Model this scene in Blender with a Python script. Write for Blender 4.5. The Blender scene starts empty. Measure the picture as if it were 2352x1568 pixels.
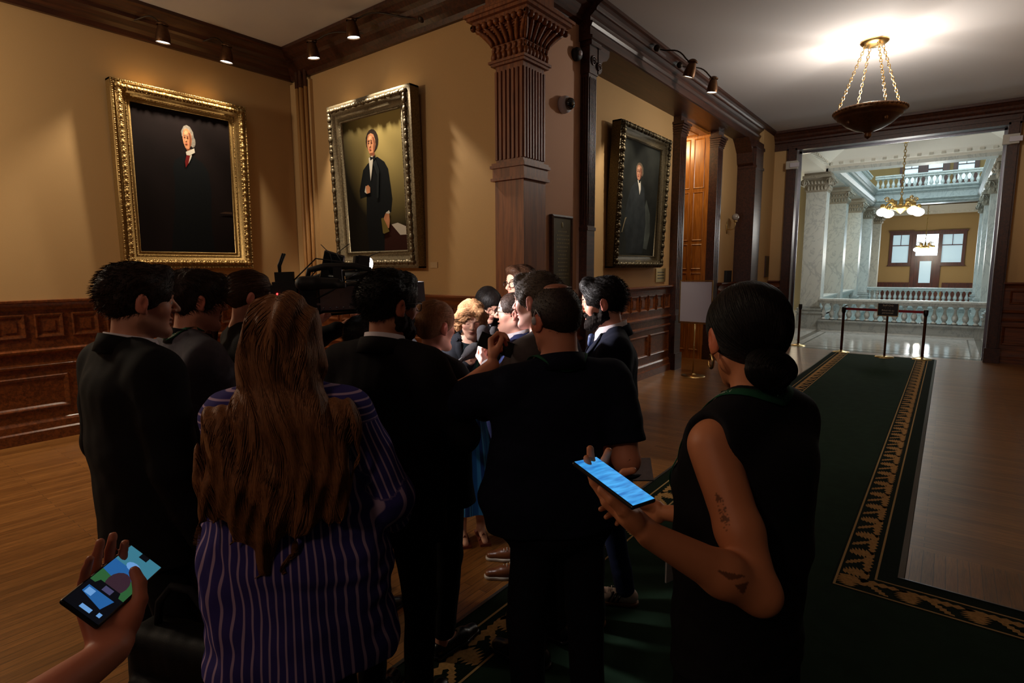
import bpy, math, random
import numpy as np
from mathutils import Vector, Matrix
random.seed(7); RS=np.random.RandomState(5)
COL=bpy.context.scene.collection
PI=math.pi
# ---------------------------------------------------------------- materials
def srgb(r,g,b): 
    f=lambda c:(c/255/12.92 if c/255<=0.04045 else ((c/255+0.055)/1.055)**2.4)
    return (f(r),f(g),f(b),1)
MATS={}
def mat(name,col,rough=.5,metal=0,spec=.5,bump=None,noise=None,emis=None,coat=0,sheen=0,sss=0,vcol=None,trans=0):
    """bump=(scale,strength,distance[,stretch xyz]); noise=(scale,amount[,stretch]) varies value"""
    if name in MATS: return MATS[name]
    m=bpy.data.materials.new(name); m.use_nodes=True; nt=m.node_tree; b=nt.nodes['Principled BSDF']
    b.inputs['Base Color'].default_value=col; b.inputs['Roughness'].default_value=rough; b.inputs['Metallic'].default_value=metal
    b.inputs['Specular IOR Level'].default_value=spec
    if coat: b.inputs['Coat Weight'].default_value=coat; b.inputs['Coat Roughness'].default_value=.15
    if sheen: b.inputs['Sheen Weight'].default_value=sheen
    if trans: b.inputs['Transmission Weight'].default_value=trans
    if emis: b.inputs['Emission Color'].default_value=emis[0]; b.inputs['Emission Strength'].default_value=emis[1]
    N=nt.nodes; L=nt.links
    def nz(scale,st,det=4):
        tc=N.new('ShaderNodeTexCoord'); mp=N.new('ShaderNodeMapping'); L.new(tc.outputs['Object'],mp.inputs[0])
        mp.inputs['Scale'].default_value=st; n=N.new('ShaderNodeTexNoise'); n.inputs['Scale'].default_value=scale; n.inputs['Detail'].default_value=det
        L.new(mp.outputs[0],n.inputs['Vector']); return n
    src=None
    if vcol:
        a=N.new('ShaderNodeAttribute'); a.attribute_name=vcol; src=a.outputs['Color']
    if noise:
        n=nz(noise[0],noise[2] if len(noise)>2 else (1,1,1))
        mr=N.new('ShaderNodeMapRange'); mr.inputs[1].default_value=.3; mr.inputs[2].default_value=.7
        mr.inputs[3].default_value=1-noise[1]; mr.inputs[4].default_value=1+noise[1]; L.new(n.outputs[0],mr.inputs[0])
        mx=N.new('ShaderNodeVectorMath'); mx.operation='SCALE'
        if src: L.new(src,mx.inputs[0])
        else: mx.inputs[0].default_value=col[:3]
        L.new(mr.outputs[0],mx.inputs['Scale']); src=mx.outputs[0]
    if src: L.new(src,b.inputs['Base Color'])
    if bump:
        n=nz(bump[0],bump[3] if len(bump)>3 else (1,1,1),6)
        bp=N.new('ShaderNodeBump'); bp.inputs['Strength'].default_value=bump[1]; bp.inputs['Distance'].default_value=bump[2]
        L.new(n.outputs[0],bp.inputs['Height']); L.new(bp.outputs[0],b.inputs['Normal'])
    MATS[name]=m; return m
# ---------------------------------------------------------------- mesh builder
class MB:
    def __init__(s): s.v=[]; s.f=[]; s.m=[]; s.s=[]
    def add(s,vs,fs,m=0,smooth=False):
        o=len(s.v); s.v+= [tuple(map(float,v)) for v in vs]
        for f in fs: s.f.append(tuple(i+o for i in f)); s.m.append(m); s.s.append(smooth)
        return s
    def box(s,a,b,m=0):
        x0,y0,z0=[min(p,q) for p,q in zip(a,b)]; x1,y1,z1=[max(p,q) for p,q in zip(a,b)]
        return s.add([(x0,y0,z0),(x1,y0,z0),(x1,y1,z0),(x0,y1,z0),(x0,y0,z1),(x1,y0,z1),(x1,y1,z1),(x0,y1,z1)],
          [(0,3,2,1),(4,5,6,7),(0,1,5,4),(1,2,6,5),(2,3,7,6),(3,0,4,7)],m)
    def fbox(s,O,U,V,W,m=0):   # box from corner O with edge vectors
        O=np.array(O,float);U=np.array(U,float);V=np.array(V,float);W=np.array(W,float)
        P=[O,O+U,O+U+V,O+V,O+W,O+U+W,O+U+V+W,O+V+W]
        fs=[(0,3,2,1),(4,5,6,7),(0,1,5,4),(1,2,6,5),(2,3,7,6),(3,0,4,7)]
        if np.dot(np.cross(U,V),W)<0: fs=[f[::-1] for f in fs]
        return s.add(P,fs,m)
    def lathe(s,prof,c=(0,0,0),n=24,m=0,smooth=True,sx=1,sy=1,M=None,cap=True):
        vs=[];k=len(prof)
        for i in range(n):
            a=2*PI*i/n
            for r,z in prof: vs.append((r*math.cos(a)*sx,r*math.sin(a)*sy,z))
        vs=np.array(vs)
        if M is not None: vs=vs@np.array(M).T
        vs=vs+np.array(c)
        fs=[(i*k+j,((i+1)%n)*k+j,((i+1)%n)*k+j+1,i*k+j+1) for i in range(n) for j in range(k-1)]
        s.add(vs,fs,m,smooth)
        if cap:
            o=len(s.v)-len(vs)
            if prof[0][0]>1e-5: s.f.append(tuple(o+i*k for i in range(n))[::-1]); s.m.append(m); s.s.append(False)
            if prof[-1][0]>1e-5: s.f.append(tuple(o+i*k+k-1 for i in range(n))); s.m.append(m); s.s.append(False)
        return s
    def tube(s,pts,r,n=8,m=0,closed=False,flat=1):
        P=np.array(pts,float); K=len(P); r=np.ones(K)*r if np.isscalar(r) else np.array(r,float)
        if closed: T=np.roll(P,-1,0)-np.roll(P,1,0)
        else: T=np.gradient(P,axis=0)
        T/= np.linalg.norm(T,axis=1)[:,None]+1e-12
        u=np.cross(T[0],(0,0,1)); 
        if np.linalg.norm(u)<.1: u=np.cross(T[0],(0,1,0))
        u/=np.linalg.norm(u); vs=[]
        for i in range(K):
            u=u-T[i]*np.dot(u,T[i]); u/=np.linalg.norm(u)+1e-12; w=np.cross(T[i],u)
            for j in range(n):
                a=2*PI*j/n; vs.append(P[i]+r[i]*(math.cos(a)*u+flat*math.sin(a)*w))
        R=K if closed else K-1
        fs=[(i*n+j,i*n+(j+1)%n,((i+1)%K)*n+(j+1)%n,((i+1)%K)*n+j) for i in range(R) for j in range(n)]
        if not closed: fs+= [tuple(range(n))[::-1],tuple((K-1)*n+j for j in range(n))]
        return s.add(vs,fs,m,True)
    def extr(s,prof,A,B,out,up=(0,0,1),m=0):   # profile [(o,u)] closed loop extruded A->B
        A=np.array(A,float);B=np.array(B,float);o=np.array(out,float);u=np.array(up,float);n=len(prof)
        vs=[A+o*p+u*q for p,q in prof]+[B+o*p+u*q for p,q in prof]
        d=np.dot(np.cross(o,u),B-A)
        fs=[(i,(i+1)%n,n+(i+1)%n,n+i) for i in range(n)]+[tuple(range(n))[::-1],tuple(range(n,2*n))]
        ar=sum(prof[i][0]*prof[(i+1)%n][1]-prof[(i+1)%n][0]*prof[i][1] for i in range(n))
        if ar*d<0: fs=[f[::-1] for f in fs]
        return s.add(vs,fs,m)
    def frame(s,O,U,V,N,w,h,prof,m=0,smooth=False):   # O lower left corner (outer), U,V unit; prof [(inset,height)] open
        O=np.array(O,float);U=np.array(U,float);V=np.array(V,float);N=np.array(N,float);k=len(prof);vs=[]
        for cx,cy,ix,iy in ((0,0,1,1),(w,0,-1,1),(w,h,-1,-1),(0,h,1,-1)):
            for i,z in prof: vs.append(O+U*(cx+ix*i)+V*(cy+iy*i)+N*z)
        fs=[(c*k+j,((c+1)%4)*k+j,((c+1)%4)*k+j+1,c*k+j+1) for c in range(4) for j in range(k-1)]
        if np.dot(np.cross(U,V),N)<0: fs=[f[::-1] for f in fs]
        return s.add(vs,fs,m,smooth)
    def sph(s,c,r,m=0,n=10,sc=(1,1,1)):
        k=max(4,n//2); prof=[(math.sin(PI*i/k),-math.cos(PI*i/k)) for i in range(k+1)]
        prof=[(max(p[0],0)*r,p[1]*r) for p in prof]
        vs=[];
        for i in range(n):
            a=2*PI*i/n
            for q,z in prof: vs.append((c[0]+q*math.cos(a)*sc[0],c[1]+q*math.sin(a)*sc[1],c[2]+z*sc[2]))
        K=k+1
        return s.add(vs,[(i*K+j,((i+1)%n)*K+j,((i+1)%n)*K+j+1,i*K+j+1) for i in range(n) for j in range(k)],m,True)
    def poly(s,pts,O,U,V,N,z=0,m=0,th=0):
        O=np.array(O,float);U=np.array(U,float);V=np.array(V,float);N=np.array(N,float)
        P=[O+U*a+V*b+N*z for a,b in pts]; n=len(P)
        ar=sum(pts[i][0]*pts[(i+1)%n][1]-pts[(i+1)%n][0]*pts[i][1] for i in range(n))
        f=tuple(range(n)); 
        if ar*np.dot(np.cross(U,V),N)<0: f=f[::-1]
        return s.add(P,[f],m)
    def obj(s,name,mats,parent=None,loc=None,kind=None):
        me=bpy.data.meshes.new(name); me.from_pydata(s.v,[],s.f); 
        if not isinstance(mats,(list,tuple)): mats=[mats]
        for x in mats: me.materials.append(x)
        me.polygons.foreach_set('material_index',s.m); me.polygons.foreach_set('use_smooth',s.s); me.update()
        o=bpy.data.objects.new(name,me); COL.objects.link(o)
        if parent is not None: o.parent=parent
        if loc is not None: o.location=loc
        if kind: o['kind']=kind
        return o
def tag(o,label=None,cat=None,group=None,kind=None):
    if label: o['label']=label
    if cat: o['category']=cat
    if group: o['group']=group
    if kind: o['kind']=kind
    return o
def empty(name,loc=(0,0,0),rz=0,label=None,cat=None,group=None):
    o=bpy.data.objects.new(name,None); o.location=loc; o.rotation_euler=(0,0,rz); o.empty_display_size=.05; COL.objects.link(o)
    return tag(o,label,cat,group)
def copy_tree(o,parent=None):
    c=o.copy(); COL.objects.link(c)
    if parent is not None: c.parent=parent
    for ch in [q for q in bpy.data.objects if q.parent==o]: copy_tree(ch,c)
    return c
def struct(mb,name,mats): return mb.obj(name,mats,kind='structure')
def arr(*a): return np.array(a,float)
# ================================================================= ROOM
CZ=4.85
def mat_wood(name,base,dark,scale,axis,rough=.32,coat=.25):
    m=bpy.data.materials.new(name); m.use_nodes=True; N=m.node_tree.nodes; L=m.node_tree.links; b=N['Principled BSDF']
    tc=N.new('ShaderNodeTexCoord'); mp=N.new('ShaderNodeMapping'); L.new(tc.outputs['Object'],mp.inputs[0])
    st=[1,1,1]; st[axis]=.07; mp.inputs['Scale'].default_value=st
    n=N.new('ShaderNodeTexNoise'); n.inputs['Scale'].default_value=scale; n.inputs['Detail'].default_value=6; n.inputs['Distortion'].default_value=.6
    L.new(mp.outputs[0],n.inputs['Vector'])
    cr=N.new('ShaderNodeValToRGB'); cr.color_ramp.elements[0].position=.35; cr.color_ramp.elements[0].color=dark; cr.color_ramp.elements[1].position=.68; cr.color_ramp.elements[1].color=base
    L.new(n.outputs[0],cr.inputs[0]); L.new(cr.outputs[0],b.inputs['Base Color'])
    b.inputs['Roughness'].default_value=rough; b.inputs['Coat Weight'].default_value=coat; b.inputs['Coat Roughness'].default_value=.25
    bp=N.new('ShaderNodeBump'); bp.inputs['Strength'].default_value=.15; bp.inputs['Distance'].default_value=.002; L.new(n.outputs[0],bp.inputs['Height']); L.new(bp.outputs[0],b.inputs['Normal'])
    MATS[name]=m; return m
WOOD=mat_wood('mahogany',srgb(124,66,30),srgb(78,38,15),34,0)
WOODV=mat_wood('mahogany_upright',srgb(150,86,40),srgb(104,54,22),34,2,.5,.04)
DWOOD=mat_wood('dark_mahogany',srgb(74,37,20),srgb(44,20,11),34,1,.42,.08)
OAK=mat_wood('golden_oak',srgb(190,118,44),srgb(140,80,26),40,2)
PAPER=mat('tan_wallcovering',srgb(188,152,104),.75,spec=.25,bump=(420,.35,.002),noise=(260,.07))
PAPERP=mat('rose_tan_wallcovering',srgb(206,164,138),.75,spec=.25,bump=(420,.35,.002),noise=(260,.07))
CEIL=mat('ceiling_plaster',srgb(190,186,186),.85,spec=.2,bump=(60,.15,.003))
GOLD=mat('gilt',srgb(158,128,78),.46,metal=.75,bump=(90,.5,.004),noise=(70,.35))
SILV=mat('tarnished_gilt',srgb(116,104,82),.46,metal=.7,bump=(90,.6,.004),noise=(60,.4))
DARKF=mat('blackened_bronze_frame',srgb(78,68,48),.42,metal=.7,bump=(80,.7,.004),noise=(60,.5))
BRASS=mat('polished_brass',srgb(196,164,108),.28,metal=1)
BRONZE=mat('aged_bronze',srgb(92,62,38),.4,metal=.8,noise=(30,.2))
IRON=mat('dark_bronze',srgb(50,38,28),.45,metal=.7)
BLACKP=mat('black_plastic',srgb(18,18,20),.35)
def plankmat(name,rot):
    m=bpy.data.materials.new(name); m.use_nodes=True; N=m.node_tree.nodes; L=m.node_tree.links; b=N['Principled BSDF']
    tc=N.new('ShaderNodeTexCoord'); mp=N.new('ShaderNodeMapping'); L.new(tc.outputs['Object'],mp.inputs[0]); mp.inputs['Rotation'].default_value=(0,0,rot)
    br=N.new('ShaderNodeTexBrick'); L.new(mp.outputs[0],br.inputs['Vector'])
    br.inputs['Scale'].default_value=1; br.inputs['Brick Width'].default_value=1.15; br.inputs['Row Height'].default_value=.058; br.inputs['Mortar Size'].default_value=.0014
    br.inputs['Mortar Smooth'].default_value=.2; br.offset=.37; br.inputs['Bias'].default_value=0
    br.inputs['Color1'].default_value=srgb(150,100,50); br.inputs['Color2'].default_value=srgb(122,78,36); br.inputs['Mortar'].default_value=srgb(30,16,8)
    mp2=N.new('ShaderNodeMapping'); L.new(mp.outputs[0],mp2.inputs[0]); mp2.inputs['Scale'].default_value=(2,30,1)
    n=N.new('ShaderNodeTexNoise'); n.inputs['Scale'].default_value=3; n.inputs['Detail'].default_value=6; n.inputs['Distortion'].default_value=1.2; L.new(mp2.outputs[0],n.inputs['Vector'])
    mr=N.new('ShaderNodeMapRange'); mr.inputs[1].default_value=.3; mr.inputs[2].default_value=.7; mr.inputs[3].default_value=.62; mr.inputs[4].default_value=1.25; L.new(n.outputs[0],mr.inputs[0])
    vm=N.new('ShaderNodeVectorMath'); vm.operation='SCALE'; L.new(br.outputs['Color'],vm.inputs[0]); L.new(mr.outputs[0],vm.inputs['Scale']); L.new(vm.outputs[0],b.inputs['Base Color'])
    b.inputs['Roughness'].default_value=.3; b.inputs['Coat Weight'].default_value=.15; b.inputs['Coat Roughness'].default_value=.25
    bp=N.new('ShaderNodeBump'); bp.inputs['Strength'].default_value=.4; bp.inputs['Distance'].default_value=.002; bp.invert=True; L.new(br.outputs['Fac'],bp.inputs['Height']); L.new(bp.outputs[0],b.inputs['Normal'])
    return m
PLX=plankmat('oak_strip_floor_across',0); PLY=plankmat('oak_strip_floor_along',PI/2)
def marble(name,c1,c2,rough=.18,sc=1.3):
    m=bpy.data.materials.new(name); m.use_nodes=True; N=m.node_tree.nodes; L=m.node_tree.links; b=N['Principled BSDF']
    tc=N.new('ShaderNodeTexCoord'); n=N.new('ShaderNodeTexNoise'); n.inputs['Scale'].default_value=sc; n.inputs['Detail'].default_value=9; n.inputs['Distortion'].default_value=2.2; n.inputs['Roughness'].default_value=.62
    mp=N.new('ShaderNodeMapping'); mp.inputs['Rotation'].default_value=(.5,.3,.4); mp.inputs['Scale'].default_value=(1.6,1.6,.8); L.new(tc.outputs['Object'],mp.inputs[0]); L.new(mp.outputs[0],n.inputs['Vector'])
    cr=N.new('ShaderNodeValToRGB'); e=cr.color_ramp.elements; e[0].position=.46; e[0].color=c1; e[1].position=.54; e[1].color=c1; k=e.new(.5); k.color=c2
    L.new(n.outputs[0],cr.inputs[0]); L.new(cr.outputs[0],b.inputs['Base Color']); b.inputs['Roughness'].default_value=rough
    return m
MARB=marble('white_veined_marble',srgb(204,208,204),srgb(176,182,182),.35)
MARB2=marble('grey_veined_marble',srgb(172,178,176),srgb(146,153,154),.35)
MARF=marble('polished_marble_floor',srgb(196,194,188),srgb(168,168,164),.12,.8)
MARG=mat('grey_marble_inlay',srgb(110,106,98),.2)
PLAST=mat('white_plaster',srgb(222,220,210),.7)
TANW=mat('tan_painted_wall',srgb(176,146,98),.8)
# ---- floor: one slab, three materials by zone
f=MB()
f.box((-8.2,-4,-.2),(6,4.4,0),0); f.box((-8.2,4.4,-.2),(6,14.25,0),1); f.box((-5.2,14.25,-.2),(4.2,18.9,0),2); f.box((-5.6,31.4,-.2),(4.2,38.4,0),2)
f.box((-5.6,18.9,-.2),(-3.0,31.4,0),2); f.box((.95,18.9,-.2),(4.2,31.4,0),2)
# inlaid marble bands
for a,b in (((-3,14.3,0),(1,14.42,.002)),((-3,14.75,0),(1,14.79,.002)),((-3.25,18.1,0),(1,18.14,.002)),((-3.0,14.8,0),(-2.86,18.6,.002)),((-2.7,14.8,0),(-2.66,18.1,.002)),((.62,14.8,0),(.76,18.6,.002)),((.46,14.8,0),(.49,18.1,.002))):
    f.box(a,b,3)
struct(f,'floor',[PLY,PLX,MARF,MARG])
# ---- ceiling
c=MB(); c.box((-8.2,-4,CZ),(-3.36,5.2,CZ+.15)); c.box((-3.36,-4,CZ),(1.6,14.2,CZ+.15)); struct(c,'ceiling',CEIL)
# ---- walls
w=MB(); w.box((-8,-4,0),(-7.8,5.1,CZ)); struct(w,'wall_left',PAPER)
w=MB(); w.box((-7.8,4.88,0),(-3.935,5.08,CZ)); struct(w,'wall_back',PAPER)
w=MB(); w.box((-3.8,5.21,0),(-3.6,6.18,CZ),0); struct(w,'wall_nook',PAPERP)
w=MB(); w.box((-4.2,6.18,0),(-4.0,10.0,4.45)); struct(w,'wall_corridor_left',PAPER)
w=MB(); w.box((-3.93,11.62,0),(-3.72,12.64,4.45)); w.box((-3.5,13.2,0),(-3.36,14.2,CZ)); struct(w,'wall_corridor_end_left',PAPER)
w=MB(); w.box((-3.5,14.2,0),(-2.98,14.4,CZ)); w.box((.78,14.2,0),(2.0,14.4,CZ)); w.box((-2.98,14.2,4.5),(.78,14.4,CZ)); struct(w,'wall_far',PAPER)
w=MB(); w.box((1.3,5.5,0),(1.5,14.2,CZ)); struct(w,'wall_right',PAPER)
# walls behind the recess
w=MB(); w.box((-5.6,9.9,0),(-4.0,10.05,4.45)); w.box((-5.6,10.05,0),(-5.5,11.3,4.45)); struct(w,'wall_recess',OAK)
# ---- panelled wood wainscot
def molding(mb,O,U,V,N,w,h,t=.035,d=.018):
    mb.frame(O,U,V,N,w,h,[(0,0),(0,d*.6),(t*.3,d),(t*.6,d*.7),(t,0),(t,-.012),(t+.03,-.012),(t+.045,0.0)])
def wainscot(name,A,B,out,H=1.54,label=None):
    A=arr(*A);B=arr(*B);L=np.linalg.norm(B-A);U=(B-A)/L;N=arr(*out);Z=arr(0,0,1);mb=MB()
    def strip(prof): mb.extr(prof,A,B,N,Z)
    strip([(0,0),(.035,0),(.035,H-.05),(0,H-.05)])
    strip([(0,0),(.085,0),(.085,.115),(.065,.13),(.06,.2),(.045,.225),(.034,.235),(0,.235)])
    strip([(0,.80),(.04,.80),(.06,.815),(.065,.835),(.05,.85),(.034,.86),(0,.86)])
    strip([(0,.95),(.045,.95),(.075,.975),(.08,.995),(.05,1.01),(.034,1.02),(0,1.02)])
    strip([(0,H-.11),(.04,H-.11),(.05,H-.07),(.085,H-.035),(.105,H-.025),(.105,H-.004),(.09,H),(0,H)])
    n=max(1,int(round(L/.323))); p=L/n
    for i in range(n):
        o=A+U*(i*p+(p-.255)/2)+Z*1.13+N*.035; molding(mb,o,U,Z,N,.255,.26,.04,.024)
        mb.fbox(o+U*.075+Z*.07-N*.002,U*.105,Z*.12,N*.012)
    n=max(1,int(round(L/.97))); p=L/n
    for i in range(n):
        o=A+U*(i*p+.05)+Z*.35+N*.035; molding(mb,o,U,Z,N,p-.1,.37,.045,.024)
    return struct(mb,name,WOOD)
wainscot('trim_1',(-7.8,-4,0),(-7.8,4.88,0),(1,0,0))
wainscot('trim_2',(-7.8,4.88,0),(-3.95,4.88,0),(0,-1,0))
wainscot('trim_3',(-4.0,6.2,0),(-4.0,9.8,0),(1,0,0))
wainscot('trim_4',(-3.36,14.2,0),(-3.1,14.2,0),(0,-1,0))
wainscot('trim_5',(.82,14.2,0),(1.3,14.2,0),(0,-1,0))
wainscot('trim_6',(-3.6,5.2,0),(-3.6,6.0,0),(1,0,0),H=1.5)
wainscot('trim_7',(1.3,5.5,0),(1.3,14.2,0),(-1,0,0))
wainscot('trim_8',(-3.72,11.6,0),(-3.72,12.6,0),(1,0,0))
# ---- crown mouldings
CR=[(0,0),(.03,0),(.045,-.0),(.06,.03),(.07,.05),(.12,.08),(.17,.13),(.2,.15),(.22,.19),(.28,.21),(.33,.25),(.38,.262),(.38,.30),(0,.30)]
CR=[(a,b+.0) for a,b in CR]
m=MB(); m.extr(CR,(-7.8,-4,CZ-.30),(-7.8,4.88,CZ-.30),(1,0,0)); struct(m,'trim_9',DWOOD)
m=MB(); m.extr(CR,(-7.8,4.88,CZ-.30),(-3.9,4.88,CZ-.30),(0,-1,0)); struct(m,'trim_10',DWOOD)
# corridor beam with cornice (left side of corridor, runs past the alcove)
m=MB()
bp=[(-.6,4.45),(-.02,4.45),(0,4.46),(0,4.49),(-.03,4.50),(-.03,4.58),(-.015,4.59),(0,4.62),(.0,4.64),(-.03,4.65),(-.03,4.69),(.0,4.71),(.03,4.735),(.05,4.74),(.05,4.76),(.07,4.78),(.1,4.80),(.13,4.81),(.13,4.85),(-.6,4.85)]
m.extr([(a,b) for a,b in bp],(-3.42,5.95,0),(-3.42,14.2,0),(1,0,0)); struct(m,'trim_11',DWOOD)
m=MB(); m.extr([(-.2,4.45),(0,4.45),(0,4.6),(.03,4.64),(.07,4.66),(.07,4.70),(.14,4.77),(.19,4.80),(.19,4.85),(-.2,4.85)],(-3.62,4.9,0),(-3.62,5.95,0),(1,0,0)); struct(m,'trim_12',DWOOD)
# far wall header, casing, crown
m=MB(); m.extr([(0,4.45),(.05,4.45),(.05,4.60),(.08,4.62),(.08,4.66),(.12,4.70),(.14,4.74),(.2,4.79),(.24,4.80),(.24,4.85),(0,4.85)],(-3.36,14.2,0),(1.3,14.2,0),(0,-1,0)); struct(m,'trim_13',DWOOD)
m=MB()
for x0,x1,s in ((-3.08,-2.88,1),(.66,.84,-1)):
    m.box((x0,14.1,0),(x1,14.45,4.46)); m.box((x0+.03,14.07,.0),(x1-.03,14.1,4.45)); m.box((x0-.03,14.04,0),(x1+.03,14.12,.28))
m.box((-3.08,14.1,4.42),(.84,14.45,4.56)); m.box((-3.0,14.06,4.5),(.8,14.1,4.53))
struct(m,'trim_14',DWOOD)
ALU=mat('brushed_metal_edge',srgb(150,150,160),.25,metal=1)
m=MB(); m.box((-2.885,14.42,0),(-2.84,14.47,4.42)); m.box((.62,14.42,0),(.665,14.47,4.42)); m.box((-2.885,14.42,4.385),(.665,14.47,4.42)); struct(m,'trim_15',ALU)
m=MB()
for yy in (5.5,): m.extr([(0,4.55),(.05,4.55),(.08,4.62),(.2,4.79),(.24,4.85),(0,4.85)],(1.3,yy,0),(1.3,14.2,0),(-1,0,0)); struct(m,'trim_16',DWOOD)
# ---- painted pipes in the corner (top sections dark)
PIPE=mat('tan_painted_pipe',srgb(176,128,74),.5); 
t=empty('riser_pipe',(-7.5,4.8,0),0,'group of tall tan painted pipes rising through the corner crown moulding','pipe')
for x,r,nm in ((-7.56,.028,0),(-7.47,.03,0),(-7.36,.022,0)):
    MB().lathe([(r,0),(r,4.4)],(x+7.5,.0,0),14).obj('pipe',PIPE,t)
    MB().lathe([(r+.004,4.4),(r+.004,4.78),(r+.02,4.79),(r+.02,4.84)],(x+7.5,.0,0),14).obj('pipe_end',DWOOD,t)
MB().box((-.29,.03,0),(.2,.079,4.5)).obj('backing_board',PAPER,t)
# ---- corner pier with capital
def pier(name,x0,x1,y0,y1,label,fl_top=3.93,fl_bot=2.93,cap=True):
    cx,cy=(x0+x1)/2,(y0+y1)/2; hx,hy=(x1-x0)/2,(y1-y0)/2
    t=empty(name,(cx,cy,0),0,label,'pillar')
    m=MB(); m.box((-hx,-hy,0),(hx,hy,fl_bot)); m.box((-hx-.04,-hy-.04,0),(hx+.04,hy+.04,.25)); m.obj('shaft',WOODV,t)
    m=MB(); m.box((-hx+.012,-hy+.012,fl_bot),(hx-.012,hy-.012,fl_top))
    for side in range(4):
        L=2*hx if side%2==0 else 2*hy; n=max(5,int(L/.055)); p=(L-.05)/n
        for i in range(n+1):
            q=-L/2+.025+i*p
            a,b=((q-.012,-hy-.004),(q+.012,-hy+.02)) if side==0 else ((hx-.02,q-.012),(hx+.004,q+.012)) if side==1 else ((q-.012,hy-.02),(q+.012,hy+.004)) if side==2 else ((-hx-.004,q-.012),(-hx+.02,q+.012))
            m.box((a[0],a[1],fl_bot+.06),(b[0],b[1],fl_top-.05))
    m.obj('fluted_shaft',WOODV,t)
    m=MB()
    def ring(z0,z1,e): m.box((-hx-e,-hy-e,z0),(hx+e,hy+e,z1))
    ring(fl_bot-.16,fl_bot-.13,.035); ring(fl_bot-.13,fl_bot-.03,.018); ring(fl_bot-.03,fl_bot+.0,.04); ring(fl_bot,fl_bot+.025,.025); m.obj('band_moulding',WOODV,t); m=MB(); ring(fl_top,fl_top+.025,.025); ring(fl_top+.025,fl_top+.05,.045)
    m.obj('neck_moulding',WOODV,t)
    if cap:
        m=MB(); z=fl_top+.05
        # carved leaf band
        ring(z,z+.15,.012)
        for side in range(4):
            L=(2*hx if side%2==0 else 2*hy)+.03; n=max(4,int(L/.06))
            for i in range(n):
                q=-L/2+(i+.5)*L/n
                c={0:(q,-hy-.02),1:(hx+.02,q),2:(q,hy+.02),3:(-hx-.02,q)}[side]
                m.sph((c[0],c[1],z+.045),.03,0,8,(1,1,1.5)); m.sph((c[0],c[1],z+.115),.02,0,8,(1,1,1.4))
        # flared ribbed bell
        steps=9
        for k in range(steps):
            u0=k/steps;u1=(k+1)/steps; e=.02+.115*(u1**1.8); m.box((-hx-e+.02,-hy-e+.02,z+.15+.16*u0),(hx+e-.02,hy+e-.02,z+.15+.16*u1))
        for side in range(4):
            L=(2*hx if side%2==0 else 2*hy); n=max(5,int(L/.06))
            for i in range(n+1):
                q0=-L/2+i*L/n; pts=[]
                for k in range(7):
                    u=k/6; e=.025+.115*(u**1.8); q=q0*(1+.75*u**1.8*.35/ (L/2)*.5)
                    c={0:(q,-hy-e),1:(hx+e,q),2:(q,hy+e),3:(-hx-e,q)}[side]; pts.append((c[0],c[1],z+.15+.16*u))
                m.tube(pts,[.014+.012*math.sin(PI*u/6) for u in range(7)],6)
        m.obj('capital_bell',WOODV,t)
        m=MB(); e=.15; zb=z+.32; L=2*(hx+e)
        for side in range(4):
            L=(2*(hx+e) if side%2==0 else 2*(hy+e)); n=max(5,int(L/.075))
            for i in range(n+1):
                q=-L/2+i*L/n; c={0:(q,-hy-e),1:(hx+e,q),2:(q,hy+e),3:(-hx-e,q)}[side]; m.sph((c[0],c[1],zb),.034,0,10)
        m.obj('bead_row',WOODV,t)
        m=MB(); ring(zb+.02,zb+.06,.155); ring(zb+.06,zb+.09,.20); ring(zb+.09,zb+.12,.225); ring(zb+.12,zb+.17,.1); ring(zb+.17,zb+.19,.14);ring(zb+.19,zb+.21,.12); ring(zb+.21,CZ-.001,.06)
        m.obj('abacus',WOODV,t)
    return t
pier('wood_pier',-3.93,-3.55,4.8,5.2,'tall fluted mahogany corner pillar with carved capital behind the crowd')
# pilaster at alcove start with console
t=empty('wood_pilaster',(-3.535,6.09,0),0,'slim dark fluted pilaster with scroll bracket between the dome camera and the dark portrait','pillar')
m=MB(); m.box((-.065,-.09,0),(.045,.09,4.45)); m.obj('shaft',DWOOD,t)
m=MB()
for i in range(5): m.box((.045,-.068+i*.032,2.36),(.056,-.056+i*.032,4.06))
for i in range(3): m.box((-.05+i*.03,-.1,2.36),(-.038+i*.03,-.09,4.06))
m.obj('fluting',DWOOD,t)
m=MB()
m.box((-.065,-.1,4.1),(.06,.1,4.4)); m.box((-.07,-.11,4.4),(.09,.12,4.46)); MB().box((-.065,-.1,2.3),(.058,.1,2.34)).obj('band_moulding',DWOOD,t)
pr=[(.0,0),(.06,.02),(.09,.07),(.07,.13),(.11,.17),(.2,.2),(.26,.26),(.27,.33),(0,.33)]
m.extr(pr,(.0,.09,4.12),(.07,.09,4.12),(0,1,0)); m.tube([(.075,.1+.05*math.cos(a)*(1-a/14),4.2+.05*math.sin(a)*(1-a/14)) for a in np.linspace(0,11,30)],.009,6)
m.tube([(.066,-.02+.06*math.cos(a)*(1-a/14),4.24+.06*math.sin(a)*(1-a/14)) for a in np.linspace(0,11,30)],.01,6)
m.obj('scroll_bracket',DWOOD,t)
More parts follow.
